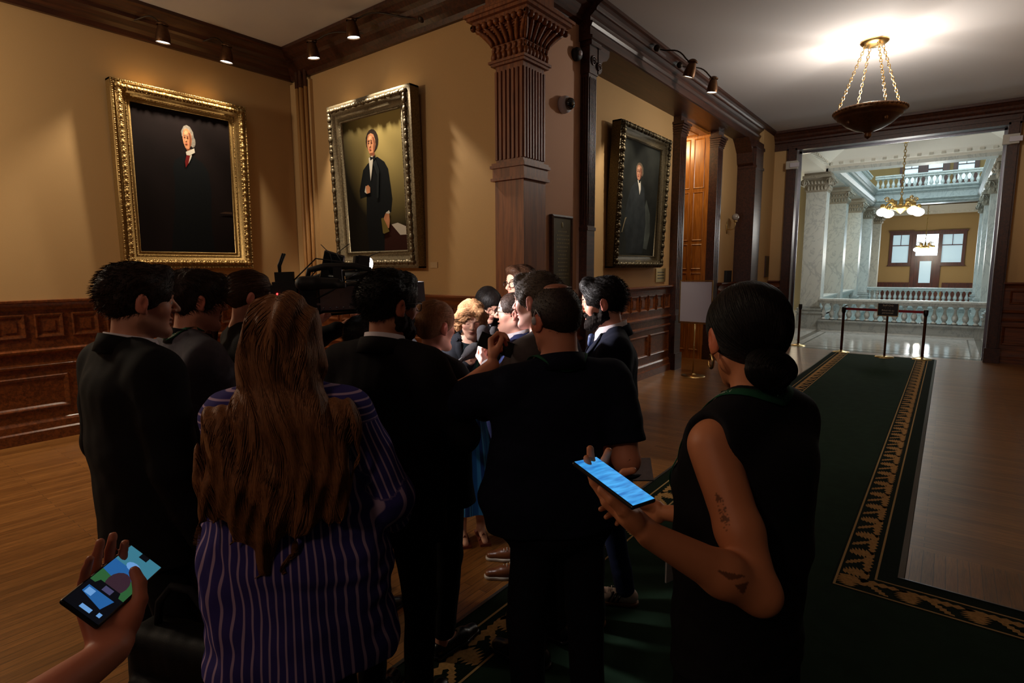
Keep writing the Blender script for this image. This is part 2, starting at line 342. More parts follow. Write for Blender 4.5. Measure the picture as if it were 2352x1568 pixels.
# pilaster at end of portrait wall
def slim(name,x0,x1,y0,y1,label,capz=4.15):
    t=empty(name,((x0+x1)/2,(y0+y1)/2,0),0,label,'pillar'); hx,hy=(x1-x0)/2,(y1-y0)/2
    MB().box((-hx,-hy,0),(hx,hy,4.45)).obj('shaft',DWOOD,t)
    MB().box((-hx,-hy-.02,0),(hx+.03,hy+.02,.3)).obj('base_block',DWOOD,t); MB().box((-hx,-hy-.015,.9),(hx+.02,hy+.015,1.0)).obj('band_moulding',DWOOD,t); m=MB()
    for i in range(4): m.box((-hx,-hy-.01-i*.008,capz+i*.04),(hx+.015+i*.012,hy+.01+i*.008,capz+.03+i*.04))
    m.box((-hx,-hy-.05,capz+.16),(hx+.07,hy+.05,capz+.2))
    m.obj('capital',DWOOD,t)
    m=MB()
    for i in range(3): m.box((hx,-hy*.6+i*hy*.5,1.1),(hx+.008,-hy*.6+i*hy*.5+.02,capz-.05))
    m.obj('fluting',DWOOD,t)
    return t
slim('wood_pilaster',-4.0,-3.86,9.8,10.08,'slim dark pilaster at the near edge of the golden oak doorway')
slim('wood_pilaster',-3.86,-3.70,11.3,11.6,'slim dark pilaster at the far edge of the golden oak doorway')
t=empty('wood_pilaster',(-3.5,12.9,0),0,'broad dark mahogany pillar with curved bracket beside the wall sconce','pillar')
MB().box((-.3,-.25,0),(.15,.3,4.45)).obj('shaft',DWOOD,t)
MB().box((-.32,-.28,0),(.18,.33,.3)).obj('base_block',DWOOD,t); MB().box((-.32,-.27,3.9),(.17,.33,3.95)).obj('band_moulding',DWOOD,t)
m=MB(); m.extr([(0,-.5),(.06,-.45),(.12,-.25),(.3,-.08),(.42,0),(0,0)],(-.3,-.25,4.45),(.1,-.25,4.45),(0,-1,0)); m.obj('scroll_bracket',DWOOD,t); MB().box((-.32,-.4,4.3),(.17,.33,4.36)).obj('capital',DWOOD,t)
# oak panelled far jamb of the recess (faces the camera) and its soffit
def panels(mb,O,U,V,N,cols,rows,W,H,gap=.07):
    cw=(W-gap*(cols+1))/cols; z=gap
    for hh in rows:
        for i in range(cols):
            molding(mb,np.array(O)+np.array(U)*(gap+i*(cw+gap))+np.array(V)*z,np.array(U),np.array(V),np.array(N),cw,hh,.025,.012)
        z+=hh+gap
m=MB(); m.box((-5.5,11.3,0),(-3.86,11.45,4.45))
for c0 in range(2):
    panels(m,(-3.9-.62-c0*.64,11.3,0.1),(1,0,0),(0,0,1),(0,-1,0),2,[.75,.75,.5,.95,.95],.64,4.3)
m.obj('door_1',OAK,kind='structure')
m=MB(); m.box((-5.5,10.0,4.4),(-3.9,11.4,4.45)); panels(m,(-5.4,10.1,4.4),(0,1,0),(1,0,0),(0,0,-1),2,[.6,.6],1.2,1.4); struct(m,'trim_17',OAK)
# ================================================================= PROPS
# ---- carpet with leaf border
CG=mat('green_carpet',srgb(27,46,32),.95,spec=.1,bump=(600,.5,.002),noise=(9,.16))
CDG=mat('dark_green_carpet',srgb(17,29,20),.95,spec=.1,bump=(600,.5,.002),noise=(300,.2))
CLINE=mat('tan_carpet_line',srgb(176,146,98),.95,spec=.1)
CLEAF=mat('tan_carpet_leaf',srgb(176,136,84),.95,spec=.1,noise=(60,.22))
CEDGE=mat('grey_rubber_edge',srgb(52,56,58),.35)
m=MB(); TH=.012
XL,XR,YE,YK=-1.9,-.11,13.85,3.88
m.box((XL,-2.5,0),(XR,YE,TH),0); m.box((XR,-2.5,0),(4.5,YK,TH),0)
def strip2(a,b,z=TH,mi=2,zz=.0015): m.box((min(a[0],b[0]),min(a[1],b[1]),z-.001),(max(a[0],b[0]),max(a[1],b[1]),z+zz),mi)
# dark border field
strip2((XL,-2.5),(XL+.31,YE),mi=1,zz=.0006); strip2((XR-.31,YK-.31),(XR,YE),mi=1,zz=.0006); strip2((XR,YK-.31),(4.5,YK),mi=1,zz=.0006)
lw=.012
for x in (XL+.095,XL+.295): strip2((x,-2.5),(x+lw,YE))
for k in (.095,.285):
    strip2((XR-k-lw,YK-k-lw),(XR-k,YE)); strip2((XR-k,YK-k-lw),(4.5,YK-k))
strip2((XL+.1,YE-.03),(XR-.1,YE-.018))
# rubber edge
m.extr([(0,0),(.035,0),(.03,.006),(0,.016)],(XR,YK,0),(XR,YE,0),(1,0,0),m=4); m.extr([(0,0),(.035,0),(.03,.006),(0,.016)],(XR,YK,0),(4.5,YK,0),(0,1,0),m=4)
m.extr([(0,0),(.035,0),(.03,.006),(0,.016)],(XL,-2.5,0),(XL,YE,0),(-1,0,0),m=4)
def leaf(u0,v0,ang,L,W,flip=1,seed=0):
    rr=random.Random(seed); up=[];lo=[]; n=7
    for i in range(n+1):
        s=i/n; w=W*math.sin(PI*min(1,s*.85+.12))**.8*(1-.25*s)
        for q,off in ((0,.48),(.5,1.05)):
            ss=s+q/n
            if ss>1: continue
            up.append((ss*L-(.10*L if off==1 else 0)*(-1),w*off+.08*L*ss*ss*flip)); lo.append((ss*L+(.10*L if off==1 else 0),-w*off*.9+.08*L*ss*ss*flip))
    up=[p for p in up]; pts=lo+[(1.12*L,.1*L*flip)]+up[::-1]
    c,s_=math.cos(ang),math.sin(ang)
    return [(u0+x*c-y*s_,v0+x*s_+y*c) for x,y in pts]
def border(mp,L0,L1,per,W=.175):   # mp(u along, v across 0..W inward) -> xy
    k=0;u=L0
    while u<L1:
        big=leaf(u,W*.22,math.radians(70),W*.80,per*.27,1,k); small=leaf(u-per*.1,W*.30,math.radians(4),per*1.15,W*.20,-1,k+1)
        third=leaf(u+per*.35,W*.42,math.radians(38),per*.62,W*.15,1,k+2)
        for pp,dz in ((big,.0016),(small,.0018),(third,.0020)):
            P=[mp(min(max(a,L0-.05),L1+.1),min(max(b,.004),W-.004)) for a,b in pp]
            cx=sum(p[0] for p in P)/len(P); cy=sum(p[1] for p in P)/len(P)
            n=len(P); h=n//2
            vs=[(p[0],p[1],TH+dz) for p in P]; fs=[]
            for i in range(h-1): fs.append((i,i+1,n-2-i,n-1-i))
            a=0
            for f in fs:
                q=[vs[j] for j in f]; ar=sum(q[i][0]*q[(i+1)%4][1]-q[(i+1)%4][0]*q[i][1] for i in range(4))
                m.add(q,[(0,1,2,3) if ar>0 else (3,2,1,0)],3)
        u+=per;k+=3
border(lambda u,v:(XR-.1-v,YE-u),0,YE-YK+.12,.295)
border(lambda u,v:(XR-.25+u,YK-.1-v),0,4.6,.295)
border(lambda u,v:(XL+.11+v,YE-u),0,YE+2.4,.30,.182)
carpet=tag(m.obj('carpet_runner',[CG,CDG,CLINE,CLEAF,CEDGE]),'long dark green carpet with tan leaf border turning a corner at lower right','carpet')
# ---- picture frames
def ornate_frame(mb,O,U,V,N,w,h,prof,orn,m=0):
    O,U,V,N=map(lambda q:np.array(q,float),(O,U,V,N))
    mb.frame(O,U,V,N,w,h,prof,m,True)
    for ins,ht,r,sp,el in orn:
        for a,b,L in ((O+U*ins+V*ins,U,w-2*ins),(O+U*ins+V*(h-ins),U,w-2*ins),(O+U*ins+V*ins,V,h-2*ins),(O+U*(w-ins)+V*ins,V,h-2*ins)):
            n=int(L/sp)
            for i in range(n+1):
                c=a+b*(i*L/n)+N*ht; k=r*(1+.25*math.sin(i*2.4))
                sc=np.abs(b)*el+(1-np.abs(b)); mb.sph(c,k,m,6,tuple(sc))
def painting(name,O,U,V,N,w,h,fw,prof,orn,fm,label,bg,art,lean=.0,plq=True,corners=True):
    t=empty(name,tuple(np.array(O,float)),0,label,'painting')
    o=np.zeros(3); U,V,N=arr(*U),arr(*V),arr(*N)
    V=V+N*lean/h; 
    m=MB(); ornate_frame(m,o,U,V,N,w,h,prof,orn)
    # side returns
    d=prof[0][1]
    for a,b in ((o,U*w),(o+V*h,U*w)): m.fbox(a-N*.02 if d>0 else a,b,N*(d+.02),V*(.02 if a is o else -.02))
    for a in (o,o+U*w): m.fbox(a-N*.02,V*h,N*(d+.02),U*(.02 if a is o else -.02))
    if corners:
        for cu,cv in ((0,0),(1,0),(1,1),(0,1)):
            c=o+U*(w*cu+(.07 if cu==0 else -.07))+V*(h*cv+(.07 if cv==0 else -.07))+N*.1
            for k in range(7):
                a=k*2*PI/7; m.sph(c+U*.045*math.cos(a)+V*.045*math.sin(a),.026,0,6)
            m.sph(c+N*.015,.035,0,8)
            for sg in (0,1):
                dirn=(U*(1 if cu==0 else -1) if sg==0 else V*(1 if cv==0 else -1))
                for k in range(4): m.sph(c+dirn*(.08+.04*k)-N*.01*k,.026-.004*k,0,6)
    m.obj('picture_frame',fm,t)
    q=MB(); mats=[bg]; 
    q.poly([(fw,fw),(w-fw,fw),(w-fw,h-fw),(fw,h-fw)],o,U,V,N,prof[-1][1]+.004,0)
    iw,ih=w-2*fw,h-2*fw
    for i,(mt,pts) in enumerate(art):
        if mt not in mats: mats.append(mt)
        q.poly([(fw+x*iw,fw+y*ih) for x,y in pts],o,U,V,N,prof[-1][1]+.0045+.0004*i,mats.index(mt))
    q.obj('canvas',mats,t)
    if plq:
        q=MB(); q.fbox(U*(w/2-.09)+V*(.065)+N*(prof[-1][1]+.05),U*.18,V*.045,N*.012); q.obj('name_plate',BRASS,t)
    return t
def ell(cx,cy,rx,ry,n=20,a0=0): return [(cx+rx*math.cos(2*PI*i/n+a0),cy+ry*math.sin(2*PI*i/n+a0)) for i in range(n)]
pt=lambda n,c,**k: mat('paint_'+n,c,.85,spec=.06,**k)
SKINP=pt('flesh',srgb(168,112,78),noise=(14,.2)); SKIND=pt('flesh_shadow',srgb(112,66,44)); SKINL=pt('flesh_light',srgb(190,138,100)); HAIRG=pt('grey_hair',srgb(116,108,98),noise=(40,.3)); COATB=pt('black_coat',srgb(14,15,16)); COATG=pt('charcoal_coat',srgb(26,28,28))
WHT=pt('linen_white',srgb(176,168,154)); RED=pt('dark_red_cravat',srgb(96,22,20)); BRN=pt('brown_table',srgb(44,20,14)); HAIRB=pt('brown_hair',srgb(36,24,16)); PAPR=pt('paper',srgb(170,160,146)); LIP=pt('lip',srgb(140,62,50)); GRY=pt('grey_glow',srgb(58,62,58),noise=(3,.5))
def face(cx,cy,rx,ry,hair,turn=-1,old=True,ks=SKINP,kd=SKIND,kl=SKINL):
    A=[]
    A.append((hair,[(cx-rx*1.05,cy+ry*.2),(cx-rx*1.15,cy+ry*.7),(cx-rx*.6,cy+ry*1.25),(cx,cy+ry*1.42),(cx+rx*.7,cy+ry*1.3),(cx+rx*1.3,cy+ry*.8),(cx+rx*1.5,cy+ry*(.0 if old else .3)),(cx+rx*1.25,cy-ry*(.45 if old else .0)),(cx+rx*.7,cy-ry*.2)]))
    A.append((ks,[(cx+rx*x,cy+ry*y) for x,y in ((-.85,.55),(-.6,.95),(0,1.08),(.6,.9),(.9,.4),(.95,-.1),(.75,-.6),(.35,-.98),(-.1,-1.1),(-.5,-.95),(-.8,-.5),(-.95,0))]))
    A.append((kd,[(cx+rx*x,cy+ry*y) for x,y in ((.3,.7),(.7,.6),(.92,.1),(.75,-.6),(.35,-.98),(.4,-.4),(.5,0))]))
    A.append((kl,[(cx+rx*x,cy+ry*y) for x,y in ((-.6,.6),(-.2,.85),(.2,.7),(.0,.45),(-.5,.4))]))
    for ex in (-.52,.08):
        A.append((kd,ell(cx+rx*ex,cy+ry*.12,rx*.2,ry*.1,10))); A.append((HAIRB,ell(cx+rx*ex,cy+ry*.11,rx*.09,ry*.05,8)))
        A.append((hair,[(cx+rx*(ex-.22),cy+ry*.3),(cx+rx*(ex+.22),cy+ry*.3),(cx+rx*(ex+.2),cy+ry*.37),(cx+rx*(ex-.2),cy+ry*.36)]))
    A.append((kl,[(cx+rx*x,cy+ry*y) for x,y in ((-.3,.2),(-.2,.2),(-.16,-.28),(-.42,-.28))]))
    A.append((kd,[(cx+rx*x,cy+ry*y) for x,y in ((-.42,-.28),(-.1,-.28),(-.08,-.2),(-.16,-.1),(-.2,-.3))]))
    A.append((LIP,ell(cx-rx*.25,cy-ry*.52,rx*.28,ry*.06,10)))
    return A
# painting 1 (dark, white haired man)
P1BG=pt('near_black_ground',srgb(20,13,12),noise=(2,.25))
art=[(COATB,[(.30,0),(.36,.3),(.38,.5),(.37,.60),(.40,.66),(.50,.70),(.58,.70),(.68,.66),(.74,.60),(.76,.48),(.74,.2),(.76,0)])]
art+=[(HAIRG,ell(.59,.80,.030,.04,14))]+face(.535,.815,.050,.068,HAIRG)
art+=[(SKIND,[(.515,.745),(.60,.745),(.60,.72),(.53,.72)]),(WHT,[(.51,.722),(.60,.755),(.605,.725),(.55,.70),(.515,.70)]),(RED,[(.515,.70),(.55,.70),(.545,.66),(.50,.61),(.495,.65)]),(WHT,[(.552,.70),(.572,.705),(.56,.68),(.53,.64)]),(pt('dark_page',srgb(58,40,30)),[(.83,.30),(.98,.30),(.98,.315),(.9,.315)])]
GPROF=[(0,.10),(.008,.115),(.02,.118),(.03,.105),(.045,.10),(.06,.112),(.09,.118),(.11,.105),(.13,.075),(.15,.06),(.16,.06),(.165,.05),(.19,.045),(.195,.05),(.205,.05),(.21,.03)]
painting('framed_portrait',(-7.795,2.50,1.87),(0,1,0),(0,0,1),(1,0,0),1.56,2.14,.205,GPROF,[(.014,.118,.011,.022,1),(.075,.118,.022,.034,1.3),(.098,.112,.012,.024,1),(.16,.062,.007,.016,1)],GOLD,'large gilt framed portrait of a white haired man on the left wall',P1BG,art,.06)
# painting 2 (olive ground, dark haired man in black frock coat)
mt=bpy.data.materials.new('paint_olive_ground'); mt.use_nodes=True; N_=mt.node_tree.nodes; L_=mt.node_tree.links; b_=N_['Principled BSDF']; b_.inputs['Roughness'].default_value=.85; b_.inputs['Specular IOR Level'].default_value=.06
tc=N_.new('ShaderNodeTexCoord'); mp=N_.new('ShaderNodeMapping'); L_.new(tc.outputs['Object'],mp.inputs[0]); mp.inputs['Location'].default_value=(-1.15,0,-1.35); mp.inputs['Scale'].default_value=(1,.01,.8)
gr=N_.new('ShaderNodeTexGradient'); gr.gradient_type='SPHERICAL'; L_.new(mp.outputs[0],gr.inputs[0]); cr=N_.new('ShaderNodeValToRGB'); cr.color_ramp.elements[0].color=srgb(20,16,10); cr.color_ramp.elements[0].position=0.02; cr.color_ramp.elements[1].color=srgb(140,122,72); cr.color_ramp.elements[1].position=.75
L_.new(gr.outputs[0],cr.inputs[0]); L_.new(cr.outputs[0],b_.inputs['Base Color'])
art=[(COATB,[(.34,.0),(.33,.25),(.35,.42),(.24,.41),(.235,.47),(.32,.62),(.40,.66),(.50,.69),(.57,.70),(.68,.655),(.735,.60),(.76,.48),(.775,.38),(.745,.29),(.66,.25),(.62,.12),(.62,0)]),
 (BRN,[(.60,0),(.62,.13),(.66,.20),(.80,.19),(.98,.185),(.98,.0)]),(PAPR,[(.74,.195),(.84,.205),(.965,.175),(.965,.115),(.87,.115)]),
 (HAIRB,ell(.50,.82,.105,.085,16))]+face(.485,.80,.075,.072,HAIRB,old=False)
art+=[(SKIND,[(.46,.735),(.54,.735),(.54,.70),(.47,.70)]),(WHT,[(.435,.70),(.50,.715),(.505,.68),(.475,.60),(.445,.53),(.44,.60)]),(COATB,[(.455,.71),(.50,.70),(.545,.715),(.54,.68),(.50,.69),(.46,.68)]),
 (WHT,[(.33,.455),(.355,.50),(.375,.495),(.365,.44)]),(SKINP,[(.355,.495),(.40,.505),(.43,.485),(.425,.445),(.37,.44),(.36,.46)]),
 (WHT,[(.665,.285),(.72,.30),(.735,.28),(.68,.265)]),(SKINP,[(.66,.28),(.72,.275),(.725,.22),(.705,.17),(.66,.17),(.61,.21),(.63,.25)]),(pt('book_cover',srgb(96,82,40)),[(.585,.245),(.62,.25),(.71,.145),(.62,.13),(.60,.135)])]
art+= [(COATG,[(.50,.66),(.55,.68),(.60,.60),(.56,.40),(.53,.40),(.56,.56)])]
SPROF=[(0,.12),(.02,.135),(.035,.13),(.05,.135),(.085,.145),(.11,.13),(.125,.10),(.16,.085),(.195,.08),(.2,.09),(.215,.09),(.225,.05)]
painting('framed_portrait',(-6.72,4.875,1.86),(1,0,0),(0,0,1),(0,-1,0),1.62,2.12,.22,SPROF,[(.075,.145,.026,.05,1.5),(.06,.13,.016,.03,1),(.208,.09,.006,.014,1)],SILV,'framed portrait of a dark haired man in frock coat on the back wall',mt,art,.07,plq=False,corners=False)
# wall above nameplate: small label card
tag(MB().box((-5.02,4.870,1.86),(-4.90,4.881,1.93)).obj('label_card',mat('pale_card',srgb(190,160,118),.6)),'small pale label card right of the dark haired man portrait','label')
# painting 3
P3BG=pt('deep_green_black_ground',srgb(30,31,28),noise=(2.5,.4))
C3=pt('grey_black_coat',srgb(34,37,38),noise=(6,.3)); S3=pt('dull_flesh',srgb(150,104,80)); 
art=[(GRY,[(.55,.08),(.62,.32),(.70,.52),(.82,.40),(.86,.2),(.8,.06)]),(C3,[(.26,.02),(.20,.2),(.16,.36),(.22,.5),(.28,.60),(.38,.655),(.50,.665),(.62,.62),(.66,.5),(.72,.3),(.70,.1),(.68,.02)])]+face(.46,.745,.075,.062,pt('grey_brown_hair',srgb(84,72,58)),old=True,ks=S3,kd=pt('brown_flesh',srgb(96,60,46)),kl=pt('pale_flesh',srgb(176,130,104)))
art+=[(WHT,[(.42,.675),(.50,.675),(.52,.60),(.50,.55),(.46,.62)]),(COATB,[(.45,.68),(.50,.68),(.49,.655),(.46,.655)]),(pt('dull_sword',srgb(110,98,76)),[(.10,.20),(.17,.33),(.21,.335),(.18,.31),(.12,.20)])]
DPROF=[(0,.12),(.02,.14),(.05,.15),(.08,.14),(.10,.11),(.13,.09),(.17,.085),(.18,.09),(.19,.05)]
painting('framed_portrait',(-3.995,7.40,1.85),(0,1,0),(0,0,1),(1,0,0),1.72,2.06,.19,DPROF,[(.05,.15,.032,.05,1.2),(.025,.135,.02,.034,1),(.18,.088,.006,.014,1)],DARKF,'dark framed portrait of an old man on the corridor wall',P3BG,art,.10,corners=True)
# ---- picture spot lamps
LENS=mat('lamp_lens',srgb(240,255,255),.2,emis=((.86,1,1,1),5.0))
def spotlamp(mount,head,label,grp,aim=(0,0,-1)):
    mount=arr(*mount);head=arr(*head); t=empty('picture_lamp',tuple(mount),0,label,'lamp',grp); h=head-mount
    m=MB(); m.sph((0,0,0),.045,0,12); m.sph((0,0,0),.03,0,10)
    m.obj('wall_mount',IRON,t)
    top=h+arr(0,0,.20); d=top*1.0; 
    pts=[top*0+d*s+arr(0,0,.16*math.sin(PI*min(1,s*1.05))*(s**1.5)) for s in np.linspace(0,1,12)]
    m=MB().tube(pts,.010,8); m.sph(pts[-1],.018,0,8); m.obj('arm',IRON,t)
    a=arr(*aim);a/=np.linalg.norm(a); z=-a; x=np.cross((0,1,.1),z); x/=np.linalg.norm(x); y=np.cross(z,x); M=np.array([x,y,z]).T
    m=MB().lathe([(.075,0),(.078,.01),(.076,.05),(.066,.11),(.05,.165),(.044,.185)],tuple(h),20,M=M,cap=False)
    m.lathe([(.073,0),(.070,.05),(.05,.15)],tuple(h),20,M=M,cap=False); m.obj('lamp_shade',BRONZE,t)
    MB().lathe([(.062,.185),(.066,.19),(.055,.205),(.03,.222),(.0,.228)],tuple(h),20,M=M,cap=False).obj('cap',BRONZE,t)
    MB().lathe([(.0,.012),(.07,.012)],tuple(h),20,M=M,cap=False).obj('lens',LENS,t)
    return t
G='bronze picture lamps on curved arms'
spotlamp((-7.68,2.76,4.70),(-7.35,2.98,4.44),'first bronze picture lamp from left above the gilt portrait',G,(-.12,.0,-1))
spotlamp((-7.68,3.53,4.70),(-7.35,3.70,4.42),'second bronze picture lamp from left above the gilt portrait',G,(-.12,-.05,-1))
spotlamp((-5.72,4.76,4.70),(-6.53,4.40,4.48),'bronze picture lamp hanging just right of the corner pipes',G,(0,.12,-1))
spotlamp((-4.95,4.76,4.66),(-5.72,4.40,4.53),'bronze picture lamp above the dark haired man portrait',G,(.0,.12,-1))
spotlamp((-3.30,7.45,4.74),(-2.95,7.68,4.36),'nearer bronze picture lamp on the corridor cornice',G,(-.35,.05,-1))
spotlamp((-3.30,8.25,4.74),(-2.95,8.62,4.38),'farther bronze picture lamp on the corridor cornice',G,(-.12,.03,-1))
# ---- hanging bowl lamp in corridor
cx,cy=-1.03,9.33
t=empty('bowl_pendant',(cx,cy,CZ),0,'bronze bowl pendant lamp hung on chains over the corridor','pendant lamp')
MB().lathe([(0,-.07),(.05,-.07),(.08,-.055),(.13,-.05),(.17,-.02),(.175,0),(.0,0)],(0,0,0),28,cap=False).obj('ceiling_canopy',BRASS,t)
m=MB().lathe([(.0,-1.27),(.03,-1.25),(.045,-1.22),(.035,-1.19),(.07,-1.17),(.16,-1.14),(.27,-1.08),(.36,-1.0),(.385,-.985),(.39,-.96),(.41,-.955),(.43,-.93),(.435,-.90),(.42,-.875),(.40,-.87),(.39,-.90),(.34,-.98),(.2,-1.08),(.0,-1.12)],(0,0,0),44,cap=False)
for i in range(44):
    a=2*PI*i/44; m.sph((.43*math.cos(a),.43*math.sin(a),-.90),.019,0,6)
for i in range(4):
    a=2*PI*i/4+PI/4; m.sph((.3*math.cos(a),.3*math.sin(a),-1.05),.03,0,8,(1,1,1.4))
m.obj('bowl',BRONZE,t)
def chain(mb,A,B,link=.05,r=.0055,w=.016,mi=0):
    A=arr(*A);B=arr(*B);L=np.linalg.norm(B-A);d=(B-A)/L;n=int(L/(link*.72)); u=np.cross(d,(1,.3,.1));u/=np.linalg.norm(u);v=np.cross(d,u)
    for i in range(n):
        c=A+d*(L*(i+.5)/n); q=u if i%2 else v
        mb.tube([c+d*(link/2)*math.cos(a)+q*w*math.sin(a) for a in np.linspace(0,2*PI,8)[:-1]],r,5,mi,closed=True)
for k in range(4):
    a=PI/2*k+.55; mb=MB(); chain(mb,(.11*math.cos(a),.11*math.sin(a),-.05),(.405*math.cos(a),.405*math.sin(a),-.87),.06); mb.obj('chain',BRASS,t)
# ---- wall gadgets
t=empty('dome_camera',(-3.6,5.60,3.67),0,'white dome security camera with black bubble on the rose tan wall','security camera')
Mx=np.array([(0,0,1),(0,1,0),(-1,0,0)]).T.astype(float)
WP=mat('white_plastic',srgb(190,186,196),.4)
MB().lathe([(0.09,-.003),(.095,.02),(.092,.06),(.085,.08),(.06,.085)],(0,0,0),24,M=np.array([(0,1,0),(0,0,1),(1,0,0)]).T.astype(float)).obj('housing',WP,t)
MB().lathe([(.068,.082),(.066,.11),(.05,.14),(.025,.155),(0,.158)],(0,0,0),24,M=np.array([(0,1,0),(0,0,1),(1,0,0)]).T.astype(float),cap=False).obj('dome',mat('black_gloss',srgb(8,8,10),.05,coat=1),t)
t=empty('siren',(-3.6,5.86,4.28),0,'round black device high on wall beside the dark pilaster','alarm')
MB().lathe([(.07,-.003),(.075,.04),(.06,.07),(.0,.075)],(0,0,0),20,M=np.array([(0,1,0),(0,0,1),(1,0,0)]).T.astype(float)).obj('housing',mat('matte_black',srgb(24,22,22),.6),t)
MB().lathe([(.03,.07),(.028,.09),(0,.092)],(0,0,0),16,M=np.array([(0,1,0),(0,0,1),(1,0,0)]).T.astype(float),cap=False).obj('speaker_cone',WP,t)
t=empty('wall_plaque',(-3.6,5.35,1.6),0,'dark framed bronze text plaque on the rose tan wall','plaque')
m=MB(); m.box((0,0,0),(.03,.44,.85)); m.frame((.03,0,0),(0,1,0),(0,0,1),(1,0,0),.44,.85,[(0,0),(0,.012),(.02,.02),(.035,.012),(.035,0)]); m.obj('plaque_frame',DWOOD,t)
PLQ=mat('dull_bronze_plate',srgb(70,62,40),.5,metal=.5); PLT=mat('dull_bronze_text',srgb(120,108,74),.5,metal=.5)
m=MB(); m.box((.03,.035,.035),(.034,.405,.815),0)
rr=random.Random(4)
for i in range(13):
    z=.66-i*.044; L=.26*(.6+.4*rr.random()); y=.22-L/2
    while y<.22+L/2: 
        wd=.012+.03*rr.random(); m.box((.034,y,z),(.0355,y+wd,z+.014),1); y+=wd+.010
m.sph((.034,.22,.74),.028,1,10,(.2,.8,1.2)); m.obj('text_plate',[PLQ,PLT],t)
t=empty('wall_plaque',(-3.995,9.20,1.60),0,'small polished brass plate at right of the dark portrait','plaque'); 
MB().box((0,0,0),(.012,.40,.235)).obj('plate',BRASS,t)
m=MB()
for i in range(3): m.box((.012,.06,.06+i*.05),(.0135,.34,.075+i*.05))
m.obj('engraving',IRON,t)
t=empty('wall_plaque',(-3.36,13.78,1.62),0,'small dark rectangular plaque in the far corner of the corridor','plaque')
MB().box((0,0,0),(.025,.3,.48)).obj('plaque_frame',DWOOD,t); MB().box((.025,.03,.03),(.028,.27,.45)).obj('plate',PLQ,t)
t=empty('notice_holder',(-3.72,12.05,1.0),0,'dark wall box holding leaflets beneath the wall sconce','leaflet holder')
MB().box((0,0,0),(.03,.42,.78)).obj('back_panel',BLACKP,t); MB().box((.03,.05,.05),(.035,.17,.35)).box((.03,.24,.05),(.035,.37,.33)).obj('leaflets',mat('leaflet',srgb(120,120,112),.6),t)
t=empty('wall_sconce',(-3.72,12.08,2.66),0,'brass wall sconce with a single white globe by the dark pillar','wall lamp')
MB().lathe([(.0,-.13),(.03,-.11),(.05,-.04),(.05,.04),(.03,.11),(0,.13)],(.012,0,0),16,sx=.3,cap=False).obj('backplate',BRASS,t)
m=MB().tube([(0,0,-.02),(.08,0,-.05),(.15,0,-.03),(.17,0,.05),(.17,0,.12)],.01,8); m.lathe([(.01,.1),(.035,.12),(.03,.14)],(.17,0,0),14); m.obj('arm',BRASS,t)
MB().sph((.17,0,.205),.07,0,18).obj('globe',mat('unlit_glass_globe',srgb(150,140,130),.25),t)
for x,nm in ((-2.93,'left'),(.72,'right')):
    t=empty('exit_box',(x,14.06,4.0 if nm=='left' else 4.05),0,'pale box light fixed to the %s side of the marble hall opening'%nm,'wall fixture')
    MB().box((-.13,0,0),(.1,-.12,.17)).obj('housing',mat('pale_grey_box',srgb(176,170,160),.5),t)
    MB().box((-.04,-.12,.03),(.14,-.16,.12)).obj('bracket',WP,t)
# ---- easel sign (back of a white board on brass stand)
ex,ey=-3.37,9.45
t=empty('sign_stand',(ex,ey,0),math.radians(-4),'brass floor stand holding a blank pale board at the oak doorway','sign stand')
MB().lathe([(.0,.045),(.03,.045),(.035,.03),(.09,.02),(.19,.012),(.2,0)],(0,0,0),28,cap=False).obj('base',BRASS,t)
MB().lathe([(.012,.04),(.012,.92)],(0,0,0),12).obj('pole',BRASS,t)
m=MB()
for a,b in (((-.29,-.012,.90),(.29,.012,.92)),((-.29,-.012,1.62),(.29,.012,1.635)),((-.29,-.012,.90),(-.275,.012,1.63)),((.275,-.012,.90),(.29,.012,1.63))): m.box(a,b)
m.obj('sign_frame',BRASS,t)
MB().box((-.27,-.006,.93),(.27,.006,1.61)).obj('board',mat('pale_board',srgb(190,182,188),.7,spec=.2),t)
# ---- stanchions
def stanchion(x,y,label,arms=()):
    t=empty('stanchion',(x,y,.0 if y>13.85 else .0125),0,label,'stanchion','brass crowd posts at the marble hall')
    MB().lathe([(0,.05),(.03,.05),(.04,.035),(.1,.028),(.15,.015),(.165,0)],(0,0,0),28,cap=False).obj('base',BRASS,t)
    MB().lathe([(.026,.04),(.026,.86)],(0,0,0),16,cap=False).obj('pole',mat('brown_brass',srgb(96,62,40),.3,metal=.8),t)
    MB().lathe([(.026,.85),(.034,.87),(.04,.90),(.04,.97),(.034,.985),(0,.985)],(0,0,0),16,cap=False).obj('belt_head',BLACKP,t)
S1=(-1.75,14.0);S2=(-.31,13.72)
stanchion(*S1,'left post of the red belt barrier at the carpet end'); stanchion(*S2,'right post of the red belt barrier at the carpet end')
stanchion(-2.72,14.62,'lone post by the left edge of the marble hall opening')
a=arr(S1[0]+.03,S1[1],0);b=arr(S2[0]-.03,S2[1],0)
tag(MB().fbox(a+arr(0,0,.925),b-a,(0,.004,0),(0,0,.05)).obj('belt_barrier',mat('red_belt',srgb(150,22,40),.6)),'red retractable belt stretched between two posts','barrier belt')
t=empty('sign_stand',(-.93,13.62,.0125),math.radians(-8),'brass post with small black notice in front of the red belt','sign stand')
MB().lathe([(0,.03),(.16,.02),(.17,0)],(0,0,0),24,cap=False).obj('base',BRASS,t); MB().lathe([(.02,.02),(.02,.85)],(0,0,0),12,cap=False).obj('pole',mat('brown_brass',srgb(96,62,40),.3,metal=.8),t)
m=MB(); m.box((-.18,-.012,.835),(.18,.012,.852)); m.box((-.18,-.012,.852),(-.172,.012,1.09)); m.box((.172,-.012,.852),(.18,.012,1.09)); m.obj('sign_frame',BRASS,t)
